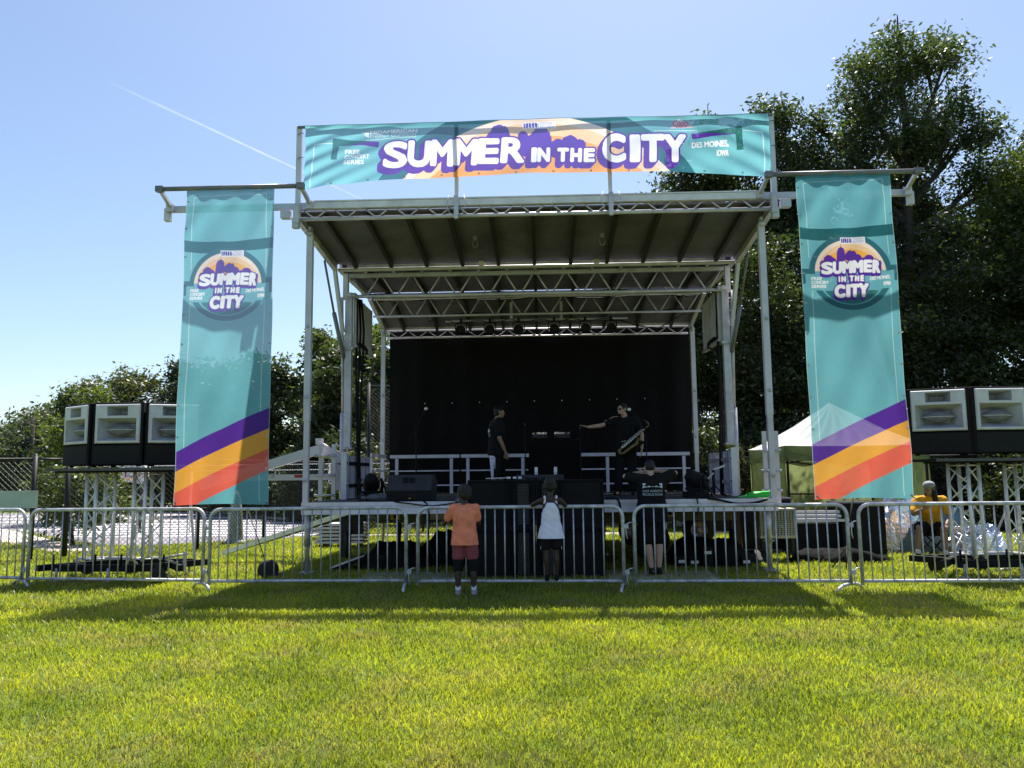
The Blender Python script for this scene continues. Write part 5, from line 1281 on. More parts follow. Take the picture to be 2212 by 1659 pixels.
for i in range(6):
    mb = MB(); mb.box((.02*(i % 3), 0, .12+.075*i), (1.05-.03*(i % 2), .5, .045)); mb.build('plank', M['alu_white'], t)
for x in (-.35, 0, .38):
    mb = MB(); mb.box((x, .1, .3), (.05, .4, .6)); mb.build('upright', M['dark_under'], t)
t = thing('ramp_beam', 'long pale metal ramp beam leaning from the grass up to the stage underside at left', 'ramp', (-6.15, 3.2, 0))
mb = MB(); mb.bar((0, 0, .05), (2.95, -1.0, .93), .1, .085); mb.build('beam', M['alu_bright'], t)
mb = MB(); mb.bar((-.1, .06, .0), (2.95, -.92, .86), .03, .05); mb.build('lower_flange', M['chassis'], t)
simple('stabiliser_wheel', 'round black wheel lying in the grass before the left stage leg', 'wheel', 'rubber', lambda m: (m.lathe([(0, -.05), (.1, -.06), (.15, -.045), (.16, 0), (.15, .045), (.1, .06), (0, .05)], (0, 0, .1), 20, 'y'), m.box((.05, 0, .02), (.4, .2, .04)), m.tube((0, 0, .13), (-.3, .3, 1.0), .008, 5)), (-4.1, -.2, 0), .4)
# generator panel, cases and bars right of the stage
t = thing('generator_box', 'cream metal box with a wire mesh face beside the right stage leg', 'generator', (4.05, 1.6, .42))
mb = MB(); mb.box((0, 0, .22), (.62, .4, .5)); mb.build('housing', M['cream'], t, bevel=.01)
mb = MB()
for k in range(12): mb.bar((-.3+.05*k, -.206, .02), (-.3+.05*k, -.206, .44), .006, .006); mb.bar((-.3, -.212, .03+.035*k), (.28, -.212, .03+.035*k), .006, .006)
mb.build('wire_mesh', M['dark_under'], t)
mb = MB(); mb.path([(.09*math.cos(a), -.214, .1+.09*math.sin(a)) for a in np.linspace(0, 2*PI, 17)], .006, 5); mb.build('ring', M['galv'], t)
for x in (-.25, .25):
    for y in (-.15, .15): mb = MB(); mb.box((x, y, -.225), (.05, .05, .4)); mb.build('leg', M['dark_under'], t)
def case(label, loc, d, rz=0, mt='black'):
    t = thing('road_case', label, 'road case', loc, rz, 'black road cases beside the stage')
    mb = MB(); mb.box((0, 0, d[2]/2+.06), d); mb.build('case_body', M[mt], t, bevel=.012)
    mb = MB()
    for z in (.06, d[2]+.06):
        for s in (-1, 1): mb.box((0, s*d[1]/2, z), (d[0], .02, .025)); mb.box((s*d[0]/2, 0, z), (.02, d[1], .025))
    mb.build('edge_trim', M['grey_paint'], t)
    mb = MB()
    for x in (-.4, .4):
        for y in (-.35, .35): mb.lathe([(0, -.015), (.05, -.015), (.05, .015), (0, .015)], (x*d[0], y*d[1], .05), 10, 'y')
    mb.build('castor', M['rubber'], t)
case('large black road case behind the foot of the right hanging banner', (5.65, 2.2, 0), (.75, .7, .9))
case('black road case left of the large one, under the stacked aluminium bars', (4.85, 2.3, 0), (.75, .7, .55), .05)
case('wide black road case in the shade against the right stage end', (4.3, 3.3, 0), (.9, .7, .95), -.05)
lump('black_tarp', 'black tarpaulin trailing onto the grass beside the road cases', 'tarpaulin', 'blackcloth', (5.0, 1.35, 0), (.7, .3, .2), 8, amp=.3)
t = thing('bar_bundle', 'bundle of white aluminium bars lying on the road case right of the stage', 'bundle', (4.85, 1.85, .66))
for i, (y, z, L_) in enumerate([(0, 0, 1.15), (.09, 0, 1.1), (.18, .0, 1.2), (.04, .07, 1.0), (.14, .07, 1.12), (.09, .14, .9)]):
    mb = MB(); mb.box((.03*(i % 3), y, z), (L_, .06, .045)); mb.build('bar', M['alu_white'], t)
t = thing('stepladder', 'white folded metal frame leaning beside the seated man', 'ladder', (6.1, 2.3, 0), .2)
for x in (-.1, 0, .1):
    mb = MB(); mb.bar((x, 0, 0), (x-.16, .1, .95), .05, .03); mb.build('rail', M['alu_white'], t)
for z in (.2, .5, .8):
    mb = MB(); mb.box((-.17*z, .1*z, z), (.26, .03, .03)); mb.build('rung', M['alu_white'], t)
t = thing('tripod_speaker_stand', 'thin black tripod stand in the grass right of the right stage leg', 'stand', (4.75, .35, 0))
mb = MB(); mb.tube((0, 0, .1), (.22, .1, 1.12), .014, 8); mb.build('pole', M['black'], t)
for a in (.2, 2.3, 4.4): mb = MB(); mb.tube((.05, .02, .35), (.22*math.cos(a), .22*math.sin(a), .0), .01, 6); mb.build('leg', M['black'], t)
lump('foil_sheet', 'crumpled silver foil sheet heaped behind the right truss towers', 'foil', 'foil', (7.55, 1.9, 0), (.55, .4, .50), 10, amp=.2, flat=True, n=(30, 14))
lump('foil_sheet', 'small crumpled silver foil behind the seated man', 'foil', 'foil', (6.85, 3.1, 0), (.8, .35, .85), 11, amp=.25, flat=True, n=(26, 12))
lump('blue_tarp', 'folded dull blue tarpaulin behind the left of the right truss towers', 'tarpaulin', 'blue_tarp', (7.35, 2.9, 0), (.6, .35, .72), 12, amp=.25, flat=True)
# tent
t = thing('canopy_tent', 'white peaked canopy tent with olive side walls beyond the right hanging banner', 'tent', (6.98, 7.0, 0))
tw_ = cloth_mat('tent_roof_cloth', (.80, .78, .80), .45, 0, None, .6, .04, .2); tg_ = cloth_mat('tent_wall_cloth', (.22, .27, .11), .55, 0, None, .8, .12, .3)
tv_ = cloth_mat('tent_valance_cloth', (.15, .19, .08), .45, 0, None, .8, .1, .2)
def roof_side(k):
    def P(u, v):
        a = np.array([(-1, -1), (1, -1), (1, 1), (-1, 1)][k])*1.57; b = np.array([(1, -1), (1, 1), (-1, 1), (-1, -1)][k])*1.57
        ex = a[0]+(b[0]-a[0])*u; ey = a[1]+(b[1]-a[1])*u
        z = 2.09+1.06*(1-v)**1.25+.03*np.sin(u*PI)*v*-1.5+.012*np.sin(u*41+v*7)*v*(1-v)*4+.015*np.sin(u*17+k)*v*(1-v)*3
        return (ex*v, ey*v, z)
    return P
for k in range(4): sheet('roof_cloth', roof_side(k), 60, 24, tw_, t)
for k, nm in enumerate('abcd'):
    a = np.array([(-1, -1), (1, -1), (1, 1), (-1, 1)][k])*1.56; b = np.array([(1, -1), (1, 1), (-1, 1), (-1, -1)][k])*1.56
    sheet('valance', lambda u, v, a=a, b=b: (a[0]+(b[0]-a[0])*u, a[1]+(b[1]-a[1])*u, 2.085-.33*v-.02*np.sin(u*PI)+.0*u), 24, 3, tv_, t)
    if k: sheet('side_wall', lambda u, v, a=a, b=b: ((a[0]+(b[0]-a[0])*u)*.985+.02*np.sin(u*23+v*5)*(b[1]-a[1] != 0), (a[1]+(b[1]-a[1])*u)*.985+.025*np.sin(u*19+v*6)*(b[0]-a[0] != 0), 1.76-1.74*v), 40, 16, tg_, t)
for x in (-1.5, 1.5):
    for y in (-1.5, 1.5): mb = MB(); mb.box((x, y, 1.03), (.045, .045, 2.06)); mb.build('leg', M['black'], t)
mb = MB()
for (ax, ay), (bx, by) in (((-1.5, -1.5), (1.5, -1.5)), ((1.5, -1.5), (1.5, 1.5)), ((-1.5, 1.5), (1.5, 1.5)), ((-1.5, -1.5), (-1.5, 1.5))):
    for q in range(2):
        p = Vector((ax, ay, 0)).lerp(Vector((bx, by, 0)), q*.5); r_ = Vector((ax, ay, 0)).lerp(Vector((bx, by, 0)), q*.5+.5)
        mb.bar(p+Vector((0, 0, 1.95)), r_+Vector((0, 0, 1.7)), .02, .03); mb.bar(p+Vector((0, 0, 1.7)), r_+Vector((0, 0, 1.95)), .02, .03)
mb.bar((-1.45, 1.42, .95), (1.45, 1.42, .95), .02, .04); mb.build('strut', M['black'], t)
simple('white_sheet', 'white sheet of board standing behind the fence right of the backdrop', 'board', 'white', lambda m: m.box((0, 0, .55), (.55, .02, 1.1)), (3.95, 9.6, .1))
mb = MB()
for z in (1.72, 1.88): mb.tube((-14, 0, z), (-2.2, 0, z), .012, 6)
for x in (-14, -10, -6, -2.2): mb.tube((x, 0, 0), (x, 0, 1.95), .03, 6)
tag(mb.build('wire_rail', M['white'], None, (0, 10.4, 0)), 'pair of thin white wires on posts beyond the trailer neck at left', 'railing')
t = thing('water_bottle', 'clear water bottle with a white cap on the deck edge above the boy in orange', 'bottle', (-1.22, .22, 1.1))
mb = MB(); mb.lathe([(0, 0), (.034, 0), (.036, .02), (.033, .08), (.036, .13), (.03, .165), (.013, .195), (.013, .205)], (0, 0, 0), 14); mb.build('bottle_body', mat('clear_plastic', (.42, .46, .55), .15, 0, .05, 5), t)
mb = MB(); mb.lathe([(.016, .2), (.016, .225), (0, .226)], (0, 0, 0), 12); mb.build('cap', M['white'], t)
# ================================================================== PEOPLE
def skin_mat(name, c): return mat(name, c, .5, 0, .06, 12)
M['skin_dark'] = skin_mat('skin_dark', (.045, .024, .016)); M['skin_light'] = skin_mat('skin_light', (.52, .32, .24)); M['skin_tan'] = skin_mat('skin_tan', (.30, .17, .11)); M['skin_brown'] = skin_mat('skin_brown', (.16, .085, .055))
M['hair'] = mat('black_hair', (.012, .010, .009), .55, 0, .3, 30, .6, 60)
def fab(name, c, var=.1): return mat(name, c, .9, 0, var, 7, .35, 22, spec=.15)
M['f_black'] = fab('black_cotton', (.012, .012, .013)); M['f_orange'] = fab('orange_cotton', (.86, .26, .16)); M['f_white'] = fab('white_cotton', (.76, .74, .88), .04); M['f_maroon'] = fab('maroon_mesh', (.27, .07, .09)); M['f_yellow'] = fab('yellow_cotton', (.72, .36, .035)); M['f_grey'] = fab('grey_wool', (.30, .30, .32)); M['f_camo'] = mat('camo_sock', (.10, .08, .035), .9, 0, .5, 40, 0, 20, (.02, .02, .015)); M['f_pattern'] = mat('patterned_cloth', (.5, .5, .5), .9, 0, .1, 30, 0, 20, (.03, .03, .03)); M['eye'] = mat('eye_white', (.7, .7, .68), .2)
class Body:
    """tapered capsules and ellipsoids fused into one skin by a voxel remesh"""
    def __init__(s): s.mb = MB()
    def cap(s, a, b, r0, r1, n=10):
        a, b = Vector(a), Vector(b); d = b-a; L = d.length
        if L < 1e-5: return s
        d /= L; pts = []; rs = []
        for i in range(5): q = PI/2*(1-i/4); pts.append(a-d*r0*math.sin(q)*.98); rs.append(max(.0008, r0*math.cos(q)))
        for i in range(5): q = PI/2*i/4; pts.append(b+d*r1*math.sin(q)*.98); rs.append(max(.0008, r1*math.cos(q)))
        s.mb.path(pts, rs, n); return s
    def ell(s, c, r, rot=None): s.mb.ell(c, r, rot, 14, 9); return s
    def loft(s, rings, n=20):
        """elliptical rings (x, y, z, rx, ry), smoothly joined bottom to top"""
        Rg = np.array(rings, float); k = len(Rg); out = []
        for i in range(k-1):
            p0, p1, p2, p3 = Rg[max(i-1, 0)], Rg[i], Rg[i+1], Rg[min(i+2, k-1)]
            for q in range(5): t = q/5; out.append(.5*((2*p1)+(p2-p0)*t+(2*p0-5*p1+4*p2-p3)*t*t+(3*p1-p0-3*p2+p3)*t**3))
        out.append(Rg[-1]); vs = []; fs = []
        for x, y, z, rx, ry in out:
            for j in range(n): a = 2*PI*j/n; c, d = math.cos(a), math.sin(a); vs.append((x+rx*math.copysign(abs(c)**.85, c), y+ry*math.copysign(abs(d)**.85, d), z))
        m = len(out)
        for i in range(m-1):
            for j in range(n): q = (j+1) % n; fs.append((i*n+j, i*n+q, (i+1)*n+q, (i+1)*n+j))
        fs.append(tuple(range(n-1, -1, -1))); fs.append(tuple((m-1)*n+j for j in range(n))); s.mb.add(vs, fs, True); return s
    def hand(s, w_, d, n, th, curl=.4, k=1.0, spread=.1):
        """w_ wrist, d along the hand, n palm side, th +1/-1 thumb side along d x n"""
        w_, d, n = Vector(w_), Vector(d).normalized(), Vector(n); n = (n-d*n.dot(d)).normalized(); sd = d.cross(n)*th
        rot = Matrix((d, sd, n)).transposed()
        s.ell(w_+d*.045*k, (.052*k, .038*k, .016*k), rot)
        for i, L in enumerate((.072, .08, .074, .058)):
            b = w_+d*.085*k+sd*(.029-.019*i)*k; c1 = curl*(.7+.15*i); dd = (d+sd*spread*(1.2-.8*i)).normalized()
            d1 = (dd*math.cos(c1*.6)+n*math.sin(c1*.6)); d2 = (dd*math.cos(c1*1.7)+n*math.sin(c1*1.7))
            m = b+d1*L*.5*k; s.cap(b-dd*.015*k, m, .0092*k, .0085*k, 8); s.cap(m, m+d2*L*.5*k, .0085*k, .0068*k, 8)
        b = w_+d*.025*k+sd*.03*k; d1 = (d*.7+sd*.75+n*.25).normalized(); m = b+d1*.04*k; d2 = (d*.9+sd*.3+n*.35).normalized()
        s.cap(b-d1*.01*k, m, .0115*k, .0095*k, 8); s.cap(m, m+d2*.032*k, .0095*k, .0075*k, 8)
        return s
    def head(s, c, f, up, k=1.0, ears=True):
        """c head centre, f face direction"""
        c = Vector(c); f = Vector(f).normalized(); up = Vector(up); up = (up-f*up.dot(f)).normalized(); sd = f.cross(up)
        rot = Matrix((sd, f, up)).transposed(); P = lambda x, y, z: c+(sd*x+f*y+up*z)*k
        s.ell(P(0, -.012, .03), (.074*k, .093*k, .082*k), rot); s.ell(P(0, .022, -.045), (.056*k, .064*k, .065*k), rot)
        s.ell(P(0, .058, -.088), (.027*k, .024*k, .02*k), rot)                      # chin
        s.cap(P(0, .082, .012), P(0, .104, -.024), .010*k, .014*k); s.ell(P(0, .098, -.03), (.018*k, .012*k, .009*k), rot)   # nose
        s.cap(P(-.04, .073, .028), P(.04, .073, .028), .012*k, .012*k)                # brow
        s.cap(P(-.02, .083, -.057), P(.02, .083, -.057), .007*k, .007*k); s.cap(P(-.018, .081, -.068), P(.018, .081, -.068), .008*k, .008*k)   # lips
        for q in (-1, 1):
            s.ell(P(q*.042, .055, -.015), (.024*k, .022*k, .022*k), rot)
            if ears: s.ell(P(q*.078, -.012, -.005), (.01*k, .02*k, .032*k), rot)
        return P, rot
    def build(s, name, mt, parent, vox=.008, smooth=6, cut=None, crease=0, seed=1):
        me = bpy.data.meshes.new(name); me.from_pydata(s.mb.v, [], s.mb.f); o = bpy.data.objects.new(name, me); col.objects.link(o)
        bm = bmesh.new(); bm.from_mesh(me); bmesh.ops.recalc_face_normals(bm, faces=bm.faces); bm.to_mesh(me); bm.free()
        r_ = o.modifiers.new('r', 'REMESH'); r_.mode = 'VOXEL'; r_.voxel_size = vox; r_.use_smooth_shade = True
        sm = o.modifiers.new('s', 'SMOOTH'); sm.factor = .5; sm.iterations = smooth
        bpy.context.view_layer.update(); dg = bpy.context.evaluated_depsgraph_get()
        nm = bpy.data.meshes.new_from_object(o.evaluated_get(dg)); o.modifiers.clear(); o.data = nm; bpy.data.meshes.remove(me)
        nm.materials.clear(); nm.materials.append(mt); o.parent = parent
        if crease:                                            # drag folds in the cloth
            co = np.empty(len(nm.vertices)*3, np.float32); no = np.empty_like(co); nm.vertices.foreach_get('co', co); nm.vertices.foreach_get('normal', no)
            co = co.reshape(-1, 3); no = no.reshape(-1, 3); x, y, z = co.T
            w1 = np.sin(z*34+x*21*np.sin(seed)+np.sin(x*17+seed)*1.8)*np.sin(x*9+z*5+seed); w2 = np.sin(z*61-x*44+np.sin(y*20+z*11+seed)*2)*.5
            co = co+no*((w1+w2)*crease)[:, None]; nm.vertices.foreach_set('co', co.astype(np.float32).ravel()); nm.update()
        if cut is not None:                                   # open hem
            bm = bmesh.new(); bm.from_mesh(nm); bmesh.ops.delete(bm, geom=[v for v in bm.verts if v.co.z < cut], context='VERTS'); bm.to_mesh(nm); bm.free()
        return o
def skel(H, **kw):
    J = dict(hipL=(.052, 0, .52), kneeL=(.056, -.012, .285), ankL=(.056, .012, .045), shoL=(.108, .004, .815), elbL=(.135, .012, .635), wriL=(.145, -.03, .485), pel=(0, 0, .535), wai=(0, -.003, .62), che=(0, 0, .73), nek=(0, .006, .845), hed=(0, -.012, .925))
    for k in list(J):
        if k[-1] == 'L': J[k[:-1]+'R'] = (-J[k][0], J[k][1], J[k][2])
    J.update(kw); return {k: Vector(v)*H for k, v in J.items()}
def add_body(b, J, H, face=(0, -1, 0), up=(0, 0, 1), hk=None, hands=None, th=1.0, feet=True, footdir=None, torso=True):
    k = H/1.75; q = k*th
    if torso:
        b.ell(J['pel'], (.155*q, .105*q, .10*k)); b.ell(J['wai'], (.135*q, .092*q, .12*k)); b.ell(J['che'], (.158*q, .108*q, .16*k)); b.cap(J['pel'], J['che'], .10*q, .105*q)
    b.cap(J['che']+Vector((0, 0, .06*k)), J['nek'], .07*q, .054*q); b.cap(J['nek'], J['hed']-Vector((0, 0, .02*k)), .052*q, .05*q)
    b.cap(J['shoL'], J['nek']-Vector((0, 0, .03*k)), .055*q, .05*q); b.cap(J['shoR'], J['nek']-Vector((0, 0, .03*k)), .055*q, .05*q)
    for s in 'LR':
        b.cap(J['sho'+s], J['elb'+s], .052*q, .04*q); b.cap(J['elb'+s], J['elb'+s].lerp(J['wri'+s], .35), .04*q, .041*q); b.cap(J['elb'+s].lerp(J['wri'+s], .35), J['wri'+s], .041*q, .026*q)
        b.cap(J['hip'+s], J['knee'+s], .083*q, .053*q); b.cap(J['knee'+s], J['knee'+s].lerp(J['ank'+s], .3)+Vector((0, .012*k, 0)), .052*q, .056*q); b.cap(J['knee'+s].lerp(J['ank'+s], .3)+Vector((0, .012*k, 0)), J['ank'+s], .056*q, .034*q)
        if hands and s in hands: d, n, t_, c_ = hands[s]; b.hand(J['wri'+s], d, n, t_, c_, k*1.02)
        if feet:
            fd = Vector((footdir or {}).get(s, (0, -1, 0))).normalized(); a = J['ank'+s]; b.cap(a-Vector((0, 0, .03*k))-fd*.03*k, a-Vector((0, 0, .045*k))+fd*.14*k, .034*k, .026*k)
    return b.head(J['hed'], face, up, hk or k)
def top_shirt(J, H, th=1.0, hem=.5, sleeve=.6, slack=.02, flare=0, sleeves=True, mt=None, parent=None, neck=True):
    b = Body(); k = H/1.75; q = k*th; s_ = slack
    hp = Vector((J['pel'].x, J['pel'].y, hem*H)); pl, wa, ce = J['pel'], J['wai'], J['che']
    sw = max(abs(J['shoL'].x-ce.x), .1*H); sz = (J['shoL'].z+J['shoR'].z)/2
    b.loft([(hp.x, hp.y, hp.z-.05*k, .178*q+s_+flare, .128*q+s_+flare*.6), (hp.x, hp.y, hp.z+.03*k, .177*q+s_+flare, .127*q+s_+flare*.6), (pl.x, pl.y, pl.z+.03*k, .172*q+s_+flare*.8, .124*q+s_+flare*.4),
            (wa.x, wa.y, wa.z+.01*k, .155*q+s_+flare*.5, .112*q+s_), (ce.x, ce.y, ce.z, .165*q+s_, .120*q+s_), (ce.x, ce.y, (ce.z+sz)/2+.01*k, sw+.03*q, .105*q+s_), (J['nek'].x, (ce.y+J['nek'].y)/2, sz+.015*k, sw*.75, .075*q+s_*.6)])
    if neck: b.cap(J['che']+Vector((0, 0, .07*k)), J['nek']-Vector((0, 0, .022*k)), .08*q+s_*.5, .06*q)
    for s in 'LR':
        b.cap(J['sho'+s], J['nek']-Vector((0, 0, .035*k)), .058*q+s_*.5, .05*q+s_*.4)
        if sleeves: b.cap(J['sho'+s], J['sho'+s].lerp(J['elb'+s], sleeve), .062*q+s_*.7, .056*q+s_*.9)
    return b.build('shirt', mt, parent, .0095, 4, hem*H, .0035*k, H*7)
def shorts(J, H, th=1.0, leg=.9, slack=.02, mt=None, parent=None, name='shorts', top=None):
    b = Body(); k = H/1.75; q = k*th
    b.ell(J['pel'], (.158*q+slack*.6, .11*q+slack*.6, .10*k)); 
    for s in 'LR':
        e = J['hip'+s].lerp(J['knee'+s], leg) if leg <= 1 else J['knee'+s].lerp(J['ank'+s], leg-1)
        b.cap(J['hip'+s], e, .09*q+slack*.6, (.068*q if leg < 1.2 else .055*q)+slack)
    return b.build(name, mt, parent, .0095, 3, None, .003*k, H*3)
def shoes(J, H, fd, mt, parent, socks=None, name='shoe', sole=None, sock_top=.35):
    k = H/1.75
    for s in 'LR':
        a = J['ank'+s]; f = Vector(fd[s]).normalized(); b = Body()
        b.cap(a-Vector((0, 0, .04*k))-f*.03*k, a-Vector((0, 0, .046*k))+f*.15*k, .042*k, .034*k); b.cap(a, a-Vector((0, 0, .035*k)), .046*k, .046*k)
        sh = b.build(name, mt, parent, .008, 3)
        if socks: b = Body(); b.cap(a.lerp(J['knee'+s], sock_top), a, .045*k, .04*k); b.build('sock', socks, parent, .008, 3)
def hair_cap(P, rot, k, mt, parent, back=1.0, name='hair', low=.0, puff=0):
    b = Body(); b.ell(P(0, -.022, .042), (.082*k+puff, .094*k+puff, .082*k+puff), rot); b.ell(P(0, -.05, .0-low), (.074*k+puff, .06*k+puff, .065*k), rot)
    return b.build(name, mt, parent, .008, 4)
def eyes(P, k, parent):
    for q in (-1, 1):
        mb = MB(); mb.ell(P(q*.032, .078, .008), (.012*k, .009*k, .008*k), nu=8, nv=6); e = mb.build('eye', M['eye'], parent)
        mb = MB(); mb.ell(P(q*.032, .087, .008), (.0055*k, .003*k, .0055*k), nu=8, nv=6); mb.build('iris', M['hair'], e)
def print_on(shirt, parent, items, ysign, mt):
    """flat shapes pressed onto the shirt's back; items are (verts2d, faces)"""
    bvh = BVHTree.FromPolygons([v.co[:] for v in shirt.data.vertices], [p.vertices[:] for p in shirt.data.polygons]); mb = MB()
    for vs, fs in items:
        out = []
        for x, z in vs:
            h = bvh.ray_cast(Vector((x, ysign*1.0, z)), Vector((0, -ysign, 0)))[0]; out.append((x, (h.y if h else ysign*.12)+ysign*.005, z))
        mb.add(out, fs)
    return mb.build('shirt_print', mt, parent)
def text_shape(t, x0, z0, x1, z1, flip):
    v, tr = glyphs(t); vs = [((x0+(x1-x0)*(1-a if flip else a)), z0+(z1-z0)*b) for a, b in v]; return vs, [tuple(int(i) for i in q) for q in tr]

# --- boy in the orange shirt (faces the stage, built facing -y then turned)
H = 1.385; k = H/1.75
t = thing('person', 'boy in orange shirt and maroon shorts at the barrier, hand raised to his mouth', 'person', (-.90, -2.27, 0), PI)
J = skel(H, hed=(-.005, -.02, .905), nek=(0, 0, .815), shoL=(.098, .0, .785), shoR=(-.098, 0, .785), elbR=(-.19, -.05, .645), wriR=(-.10, -.135, .80), elbL=(.12, -.07, .64), wriL=(.06, -.15, .72), hipL=(.055, 0, .5), hipR=(-.05, 0, .5), ankL=(.085, .012, .045), ankR=(-.06, .012, .045), kneeL=(.075, -.01, .27), kneeR=(-.06, -.01, .27), che=(0, 0, .7), pel=(0, 0, .52), wai=(0, 0, .6))
# he is turned away: his left is the viewer's right after the half turn, so R is the viewer's right side; mirror
J = {n: Vector((-p.x, p.y, p.z)) for n, p in J.items()}
b = Body(); P, rot = add_body(b, J, H, (.45, -1, -.05), hk=k*1.36, hands={'R': ((-.1, -.2, .9), (-.6, -.3, 0), 1, .7), 'L': ((.3, -.4, .6), (0, 1, 0), -1, .6)}, th=1.05, footdir={'L': (-.15, -1, 0), 'R': (.2, -1, 0)})
b.build('body', M['skin_dark'], t, .007); eyes(P, k*1.36, t)
hair_cap(P, rot, k*1.36, M['hair'], t, puff=.006)
top_shirt(J, H, 1.06, .45, .62, .012, .012, mt=M['f_orange'], parent=t)
shorts(J, H, 1.05, .62, .028, M['f_maroon'], t)
shorts(J, H, 1.0, 1.12, .012, M['f_black'], t, 'under_shorts')
fd = {'L': (-.15, -1, 0), 'R': (.2, -1, 0)}; shoes(J, H, fd, M['f_grey'], t, M['f_white'], sock_top=.22)
tag(t)
# --- boy in the white vest, standing on the barrier's bottom rail and leaning on its top
H = 1.30; k = H/1.75
t = thing('person', 'boy in a white sleeveless vest and black shorts standing up on the barrier rail', 'person', (.19, -2.03, .155), PI)
J = skel(H, hed=(.0, -.05, .915), nek=(0, -.02, .82), shoL=(.095, -.01, .775), shoR=(-.1, -.01, .775), elbL=(.185, -.09, .73), wriL=(.07, -.14, .715), elbR=(-.15, -.08, .72), wriR=(-.05, -.14, .715), che=(0, -.01, .7), ankL=(.045, .0, .04), ankR=(-.05, 0, .04), kneeL=(.05, .01, .27), kneeR=(-.05, .01, .27))
b = Body(); P, rot = add_body(b, J, H, (-.12, -1, .05), hk=k*1.36, hands={'L': ((-1, -.2, 0), (0, 0, -1), -1, .8), 'R': ((1, -.2, 0), (0, 0, -1), 1, .8)}, th=.92)
b.build('body', M['skin_dark'], t, .007); eyes(P, k*1.36, t); hair_cap(P, rot, k*1.36, M['hair'], t)
b = Body(); q = k*.95
b.loft([(0, 0, .37*H, .215*q+.03, .155*q+.03), (0, 0, .43*H, .205*q+.026, .15*q+.026), (0, -.002, .5*H, .18*q+.02, .135*q+.02), (0, -.004, .58*H, .158*q+.014, .118*q+.014), (0, -.006, .66*H, .142*q+.01, .115*q+.01), (0, -.01, .71*H, .12*q+.006, .112*q+.01), (0, -.012, .755*H, .085*q, .09*q)])
for s in (-1, 1): b.cap((s*.055*H, -.005*H, .74*H), (s*.058*H, .005*H, .815*H), .024*k+.004, .022*k)
b.build('vest', M['f_white'], t, .008, 3, .405*H, .003, 3)
shorts(J, H, .95, .72, .024, M['f_black'], t)
mb = MB()
for s in (-1, 1): mb.box((s*.128, .0, .385*H), (.006, .02, .17*H), (0, R(-s*4), 0))
mb.build('shorts_stripe', M['f_white'], t)
shoes(J, H, {'L': (0, -1, 0), 'R': (0, -1, 0)}, M['f_black'], t)
# --- stagehand, hands behind his head
H = 1.72; k = H/1.75
t = thing('person', 'stagehand in a printed black shirt and shorts with both hands behind his head', 'person', (1.70, -.42, .022), PI)
J = skel(H, hed=(.0, -.065, .905), nek=(0, -.02, .835), shoL=(.115, .0, .812), shoR=(-.115, 0, .812), elbL=(.215, -.05, .835), wriL=(.09, -.16, .865), elbR=(-.215, -.05, .86), wriR=(-.08, -.17, .88), kneeL=(.05, .02, .29), kneeR=(-.055, .0, .29), ankL=(.02, .03, .045), ankR=(-.045, .01, .045), hipL=(.05, 0, .52))
b = Body(); P, rot = add_body(b, J, H, (0, -1, -.42), (0, -.35, 1), hands={'L': ((-1, .1, .1), (0, -1, 0), 1, .5), 'R': ((1, .1, .1), (0, -1, 0), -1, .5)}, th=1.08)
b.build('body', M['skin_light'], t, .008); eyes(P, k, t); hair_cap(P, rot, k, M['hair'], t)
sh = top_shirt(J, H, 1.14, .44, .62, .03, .012, mt=M['f_black'], parent=t)
it = [text_shape('LOST HORIZON', -.142, 1.205, .142, 1.237, True), text_shape('PRODUCTIONS', -.145, 1.155, .142, 1.187, True)]
zz = 1.262; a = [(-.145, zz), (-.145, zz+.07), (-.10, zz+.07), (-.10, zz+.05), (-.122, zz+.05), (-.122, zz+.03), (-.085, zz+.024), (-.055, zz+.036), (-.02, zz+.022), (.0, zz+.03), (.02, zz+.022), (.055, zz+.036), (.085, zz+.024), (.122, zz+.03), (.122, zz+.05), (.10, zz+.05), (.10, zz+.07), (.145, zz+.07), (.145, zz)]
def fan(poly):
    from mathutils.geometry import tessellate_polygon
    return poly, [tuple(q) for q in tessellate_polygon([[Vector((x, y, 0)) for x, y in poly]])]
it.append(fan(a)); print_on(sh, t, it, 1, mat('pale_blue_print', (.62, .74, .85), .7))
shorts(J, H, 1.1, .92, .035, M['f_black'], t)
mb = MB(); mb.ell((-.165, .03, .42*H), (.045, .06, .09)); mb.build('shorts_pocket', M['f_pattern'], t)
shoes(J, H, {'L': (-.2, -1, 0), 'R': (.1, -1, 0)}, M['f_black'], t, M['f_camo'], 'boot', sock_top=.5)
# --- performer with the towel, seen from behind in three quarter view
H = 1.74; k = H/1.75
t = thing('person', 'performer in black with a cap, standing side on with a towel at his hip', 'person', (-.78, 3.0, 1.1), R(108))
J = skel(H, elbR=(-.15, .01, .63), wriR=(-.14, -.06, .48), wriL=(.14, -.09, .5), hed=(0, -.03, .925), nek=(0, -.0, .84), kneeL=(.06, -.06, .285), ankL=(.06, -.07, .045), kneeR=(-.06, .03, .285), ankR=(-.06, .07, .045))
b = Body(); P, rot = add_body(b, J, H, (0, -1, 0), hands={'R': ((.05, -.25, -1), (1, 0, 0), 1, .5), 'L': ((0, -.3, -1), (-1, 0, 0), -1, .5)}, th=1.05)
b.build('body', M['skin_tan'], t, .008); eyes(P, k, t); hair_cap(P, rot, k, M['hair'], t, low=.02)
b = Body(); b.ell(P(0, -.01, .085), (.094*k, .112*k, .055*k), rot); b.ell(P(0, .09, .062), (.07*k, .06*k, .012*k), rot); b.build('cap', M['f_black'], t, .009, 3)
sh = top_shirt(J, H, 1.12, .45, .68, .028, .01, mt=M['f_black'], parent=t)
